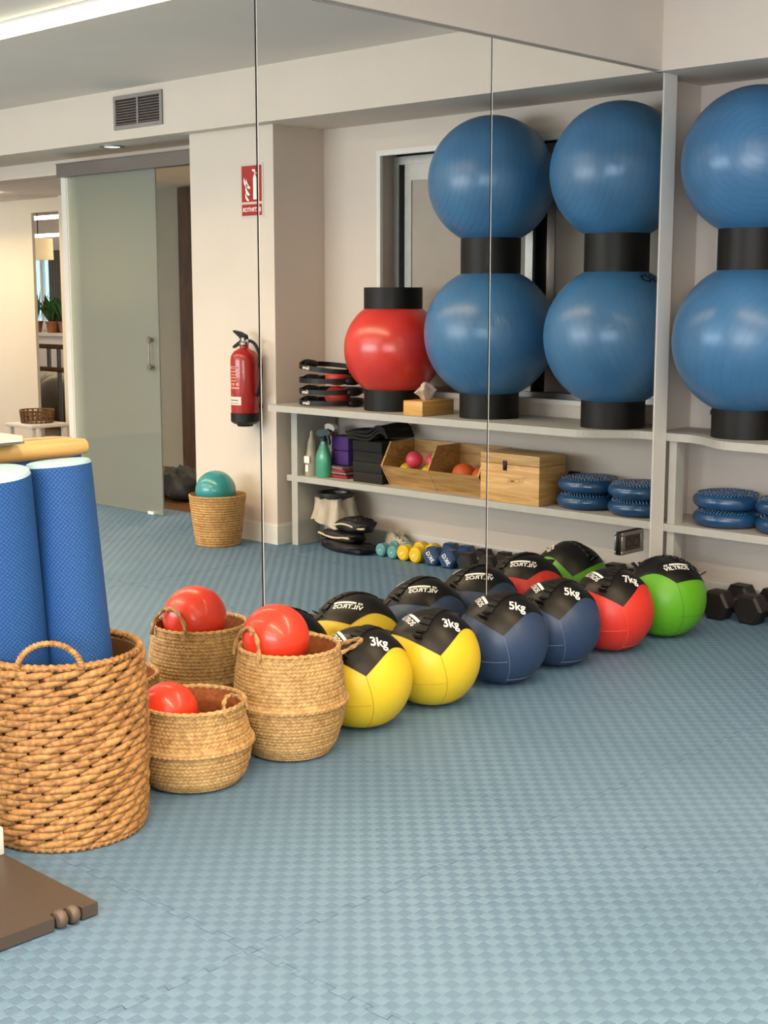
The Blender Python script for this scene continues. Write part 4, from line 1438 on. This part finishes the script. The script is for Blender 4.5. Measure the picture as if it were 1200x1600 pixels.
def belly_basket(label, loc, prof, rz, squish=1.0, handles=((0, 1), (PI, 1))):
    t = thing('belly_basket', label, 'basket', loc, rz, 'seagrass belly baskets by the mirror')
    H = prof[-1][1]
    # resample by arc length
    L = [0]
    for a, b in zip(prof[:-1], prof[1:]):
        L.append(L[-1] + math.hypot(b[0] - a[0], b[1] - a[1]))
    rows = int(L[-1] / 0.0115)
    sub = 4
    NS = rows * sub
    seg = 72 * 4
    out, nrm = [], []
    for j in range(NS + 1):
        s = L[-1] * j / NS
        for k in range(len(L) - 1):
            if s <= L[k + 1] + 1e-9:
                u = (s - L[k]) / max(1e-9, L[k + 1] - L[k])
                a, b = prof[k], prof[k + 1]
                out.append((a[0] + u * (b[0] - a[0]), a[1] + u * (b[1] - a[1])))
                break
    vs_, fs_ = [], []
    for j, (r, z) in enumerate(out):
        row = j / sub
        fr = row % 1.0
        for i in range(seg):
            a = 2 * PI * i / seg
            cell = i / 4.0 + (0.5 if int(row) % 2 else 0.0) + (fr - 0.5) * (0.9 if int(row) % 2 else -0.9)
            d = 0.0052 * abs(math.sin(PI * cell)) * (0.5 + 0.5 * math.sin(PI * fr)) - 0.0012 * (1 - math.sin(PI * fr)) - 0.002
            rr = r + d
            vs_.append((rr * math.cos(a) * squish, rr * math.sin(a), z))
    for j in range(NS):
        for i in range(seg):
            k = (i + 1) % seg
            fs_.append((j * seg + i, j * seg + k, (j + 1) * seg + k, (j + 1) * seg + i))
    fs_.append(tuple(reversed(range(seg))))
    MB().add(vs_, fs_).obj('woven_body', M_sea, t, angle=75)
    ins = [(max(r - 0.008, 0.005), z) for r, z in out[sub:]]
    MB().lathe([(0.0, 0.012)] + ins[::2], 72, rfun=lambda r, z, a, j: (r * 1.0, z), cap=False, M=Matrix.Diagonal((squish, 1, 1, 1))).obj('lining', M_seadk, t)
    rt = out[-1][0]
    n = 220
    MB().tube([((rt - 0.003) * math.cos(2 * PI * k / n) * squish, (rt - 0.003) * math.sin(2 * PI * k / n), H + 0.003) for k in range(n)], 0.0075, 8, closed=True,
              twist=lambda i, an: 1 + 0.22 * math.sin(2 * an + i * 2 * PI * 40 / 220)).obj('braided_rim', M_sea, t)
    for (a, pts) in handles:
        MB().tube(pts(rt, H, a), 0.0062, 8, twist=lambda i, an: 1 + 0.3 * math.sin(2 * an + i * 0.9)).obj('rope_handle', M_rope, t)
    return t


def loop_handle(width, height, lean):
    def f(rt, H, a):
        c = Vector((math.cos(a), math.sin(a), 0))
        s = Vector((-math.sin(a), math.cos(a), 0))
        pts = []
        for k in range(41):
            q = PI * k / 40
            pts.append(c * (rt + lean * math.sin(q)) + s * (width * math.cos(q)) + Vector((0, 0, H - 0.015 + height * math.sin(q))))
        return pts
    return f


tallp = [(0.100, 0.0), (0.128, 0.006), (0.150, 0.04), (0.170, 0.10), (0.180, 0.150), (0.184, 0.166), (0.191, 0.172), (0.190, 0.180), (0.182, 0.19), (0.179, 0.21), (0.172, 0.28), (0.162, 0.345)]
belly_basket('tall seagrass belly basket with a red ball, next to the yellow ball', (0.225, 2.925, 0.0), tallp, 0.0,
             handles=((math.radians(-100), loop_handle(0.075, 0.095, -0.015)), (math.radians(52), loop_handle(0.045, 0.03, 0.07))))
lowp = [(0.11, 0.0), (0.138, 0.006), (0.158, 0.03), (0.172, 0.075), (0.176, 0.104), (0.179, 0.118), (0.187, 0.124), (0.186, 0.134), (0.177, 0.144), (0.169, 0.17), (0.160, 0.205), (0.160, 0.245)]
belly_basket('low slumped seagrass basket between the big basket and the tall one', (0.215, 2.535, 0.0), lowp, 0.0,
             handles=((math.radians(18), loop_handle(0.06, 0.05, -0.03)), (math.radians(200), loop_handle(0.06, -0.03, 0.03))))
M_redsoft = mat('red_soft_ball', '#dd3a22', 0.34, var=0.05, coat=0.25)
tag(MB().sphere(0.108, 48, 28).obj('soft_ball', M_redsoft, loc=(0.205, 2.885, 0.378)), 'red soft ball resting in the tall belly basket', 'ball', 'red soft balls in baskets')
tag(MB().sphere(0.09, 48, 28).obj('soft_ball', M_redsoft, loc=(0.163, 2.483, 0.215)), 'red soft ball lying low in the slumped basket', 'ball', 'red soft balls in baskets')

# ------------------------------------------------------------------ big rope basket with foam rollers
M_hya = weave_material('water_hyacinth', '#7c5227', '#bf8f56')
M_stake = mat('dark_stake', '#6d4520', 0.7, var=0.2)
bk = thing('rope_basket', 'large twisted rope basket holding the blue foam rollers', 'basket', (0.245, 2.065, 0.0))
BR, BH, NR = 0.206, 0.50, 22
NL = 17


def br(z):
    return BR + 0.010 * math.sin(PI * z / BH) + 0.004 * z / BH


for j in range(NR):
    z0 = 0.028 + (BH - 0.045) * j / (NR - 1)
    row = MB()
    for i in range(NL):
        a0 = 2 * PI * (i + 0.5 * (j % 2) + random.uniform(-0.08, 0.08)) / NL
        span = 2 * PI / NL * random.uniform(1.25, 1.5)
        th = random.uniform(0.0098, 0.0120)
        pts = []
        for k in range(9):
            u = k / 8
            a = a0 + span * (u - 0.5)
            rr = br(z0) + 0.007 * math.sin(PI * u) - 0.002
            pts.append((rr * math.cos(a), rr * math.sin(a), z0 + 0.0135 * (u - 0.5) * 1.25 + random.uniform(-0.0008, 0.0008)))
        row.tube(pts, lambda k, th=th: th * (0.35 + 0.65 * math.sin(PI * (k + 0.6) / 9.2) ** 0.7), 8,
                 twist=lambda i_, an: 1 + 0.05 * math.sin(3 * an + i_ * 0.7))
    row.obj('rope_row', M_hya, bk, angle=70)
for i in range(NL * 2):
    a = 2 * PI * i / (NL * 2)
    MB().tube([((br(z) + 0.002) * math.cos(a), (br(z) + 0.002) * math.sin(a), z) for z in (0.01, 0.17, 0.33, BH)], 0.0034, 6).obj('stake', M_stake, bk)
MB().lathe([(0.0, 0.006), (BR - 0.012, 0.006), (br(0.2) - 0.014, 0.2), (br(0.45) - 0.012, BH - 0.01)], 48, cap=False).obj('lining', M_stake, bk)
n = 320
tw = lambda i, an: 1 + 0.2 * math.sin(2 * an + i * 2 * PI * 64 / 320)
MB().tube([(br(BH) * math.cos(2 * PI * k / n), br(BH) * math.sin(2 * PI * k / n), BH + 0.004) for k in range(n)], 0.0095, 8, closed=True, twist=tw).obj('wrapped_rim', M_hya, bk)
MB().tube([(BR * math.cos(2 * PI * k / n), BR * math.sin(2 * PI * k / n), 0.0105) for k in range(n)], 0.010, 8, closed=True, twist=tw).obj('base_coil', M_hya, bk)
for ha in (math.radians(-42), math.radians(138)):
    pts = []
    for k in range(70):
        q = PI * k / 69
        c, s = Vector((math.cos(ha), math.sin(ha), 0)), Vector((-math.sin(ha), math.cos(ha), 0))
        pts.append(c * (br(BH) - 0.002) + s * 0.082 * math.cos(q) + Vector((0, 0, BH + 0.002 + 0.068 * math.sin(q))))
    MB().tube(pts, 0.0078, 8, twist=lambda i, an: 1 + 0.22 * math.sin(2 * an + i * 2.2)).obj('loop_handle', M_hya, bk)


def roller_material():
    """foam roller: fine net of raised hexagon-like lozenges"""
    N = NT('roller_foam')
    tc = N.n('ShaderNodeTexCoord')
    sep = N.n('ShaderNodeSeparateXYZ')
    N.l(tc.outputs['Object'], sep.inputs[0])
    an = N.math('MULTIPLY', N.math('ARCTAN2', sep.outputs[1], sep.outputs[0]), 44 / (2 * PI))
    z = N.math('DIVIDE', sep.outputs[2], 0.0125)
    a = N.math('ABSOLUTE', N.math('SINE', N.math('MULTIPLY', N.math('ADD', an, z), PI)))
    b = N.math('ABSOLUTE', N.math('SINE', N.math('MULTIPLY', N.math('SUBTRACT', an, z), PI)))
    h = N.math('MINIMUM', N.math('MINIMUM', a, b), 0.6)
    bp = N.n('ShaderNodeBump')
    bp.inputs['Strength'].default_value = 0.8
    bp.inputs['Distance'].default_value = 0.0022
    N.l(h, bp.inputs['Height'])
    N.l(bp.outputs[0], N.p.inputs['Normal'])
    r = N.n('ShaderNodeValToRGB')
    r.color_ramp.elements[0].position, r.color_ramp.elements[1].position = 0.05, 0.45
    r.color_ramp.elements[0].color = (*lin('#0e3566'), 1)
    r.color_ramp.elements[1].color = (*lin('#1b5699'), 1)
    N.l(h, r.inputs[0])
    N.l(r.outputs[0], N.p.inputs['Base Color'])
    N.p.inputs['Roughness'].default_value = 0.62
    return N.m


M_roll = roller_material()
M_rollend = mat('roller_core', '#a3c3cc', 0.8, var=0.04, nscale=40)


def roller(label, base, top, r=0.088):
    base, top = Vector(base), Vector(top)
    L = (top - base).length
    t = thing('foam_roller', label, 'foam roller', base, 0, 'blue foam rollers in the rope basket')
    t.rotation_euler = (top - base).to_track_quat('Z', 'Y').to_euler()
    MB().lathe([(r - 0.004, 0.0), (r, 0.004), (r, L - 0.012)], 72, cap=True).obj('foam_sleeve', M_roll, t)
    MB().lathe([(r - 0.0005, L - 0.0125), (r - 0.004, L - 0.003), (r - 0.012, L), (0.0, L)], 56, cap=False).obj('end_face', M_rollend, t)
    return t


roller('blue foam roller nearest the low basket', (0.305, 2.125, 0.02), (0.225, 2.088, 1.018))
roller('blue foam roller cut by the picture edge', (0.165, 2.005, 0.02), (0.235, 1.893, 1.008))

# padded board with a wooden top rail standing between basket and mirror
pb = thing('padded_board', 'upright blue padded board with a round wooden top rail against the mirror', 'padded board', (0.0, 0.0, 0.0))
M_bluepad = mat('blue_upholstery', '#1f5ba6', 0.5, var=0.04)
M_railwood = wood_mat('honey_wood', '#c4954f', '#dfb877', (12, 2, 12), 0.35, 0.8)
MB().box(0.012, 0.034, 1.60, 2.295, 0.0, 1.005, bev=0.006).obj('pad', M_bluepad, pb)
MB().tube([(0.034, 1.60 + 0.703 * k / 12, 1.026) for k in range(13)], lambda k: 0.029 if k < 12 else 0.022, 20).obj('top_rail', M_railwood, pb)
for k, (m, zz, lab) in enumerate(((mat('grey_cover', '#7f8486', 0.7), 1.056, 'grey booklet lying on the wooden rail'), (mat('cream_paper', '#efe3c0', 0.7), 1.064, 'cream paper pad lying on the grey booklet'))):
    o = MB().box(0.004, 0.10 + 0.01 * k, 1.70, 2.065 - 0.012 * k, zz, zz + (0.0075 if k == 0 else 0.016)).obj('booklet' if k == 0 else 'paper_pad', m, smooth=False)
    tag(o, lab, 'paper')

# brown board with two small wheels, white post end
M_brownb = mat('brown_laminate', '#494039', 0.42, var=0.04, nscale=3)
M_bead = mat('brown_rubber', '#5a4d40', 0.5, var=0.1)
bd = thing('wheeled_board', 'flat brown board with two small wheels at its corner on the mat', 'board', (0.0, 0.0, 0.0))
MB().prism([(0.10, 0.95), (0.79, 0.95), (0.79, 1.665), (0.765, 1.668), (0.765, 1.738), (0.79, 1.741), (0.79, 1.785), (0.10, 1.785)], 0.004, 0.034).obj('board_panel', M_brownb, bd, smooth=False)
for yy in (1.686, 1.720):
    MB().lathe([(0.006, -0.013), (0.017, -0.011), (0.022, -0.004), (0.022, 0.004), (0.017, 0.011), (0.006, 0.013)], 28, M=T(0.782, yy, 0.023) @ Rx(PI / 2)).obj('wheel', M_bead, bd)
wp = thing('white_post', 'cream post standing on the brown board at the picture edge', 'post', (0.35, 1.64, 0.034))
MB().box(-0.03, 0.03, -0.05, 0.145, 0.0, 0.075, bev=0.005).obj('post_block', M_trimw, wp)
MB().box(-0.02, 0.02, -0.06, -0.02, 0.075, 0.6, bev=0.004).obj('upright', M_trimw, wp)

# ------------------------------------------------------------------ basket with the turquoise ball by the pillar
tbk = thing('straw_basket', 'round straw basket with a turquoise ball in front of the pillar', 'basket', (2.87, 5.19, 0.0))


def straw(r, z, a, j):
    return r + 0.0022 * math.sin(PI * j) + (0.0028 if j % 2 else 0.0) + 0.0012 * math.sin(60 * a + j * 1.3), z


MB().lathe([(0.128 + 0.04 * (k / 40) ** 0.8, 0.30 * k / 40) for k in range(41)] + [(0.160, 0.302), (0.157, 0.28), (0.13, 0.02)], 120, rfun=straw).obj('coiled_body', weave_material('straw', '#9a703c', '#c79a5c'), tbk)
tq = thing('turquoise_ball', 'turquoise ball lying in the straw basket by the pillar', 'ball', (2.88, 5.185, 0.318))
MB().sphere(0.12, 40, 24).obj('ball_skin', mat('turquoise_vinyl', '#2f8d92', 0.25, var=0.05, coat=0.4), tq)
MB().lathe([(0.0, 0.004), (0.012, 0.003), (0.017, 0.0)], 16, M=Matrix.Translation(Vector((-0.35, -0.86, -0.37)).normalized() * 0.119) @ Vector((-0.35, -0.86, -0.37)).to_track_quat('Z', 'Y').to_matrix().to_4x4(), cap=False).obj('plug', M_blackp, tq)
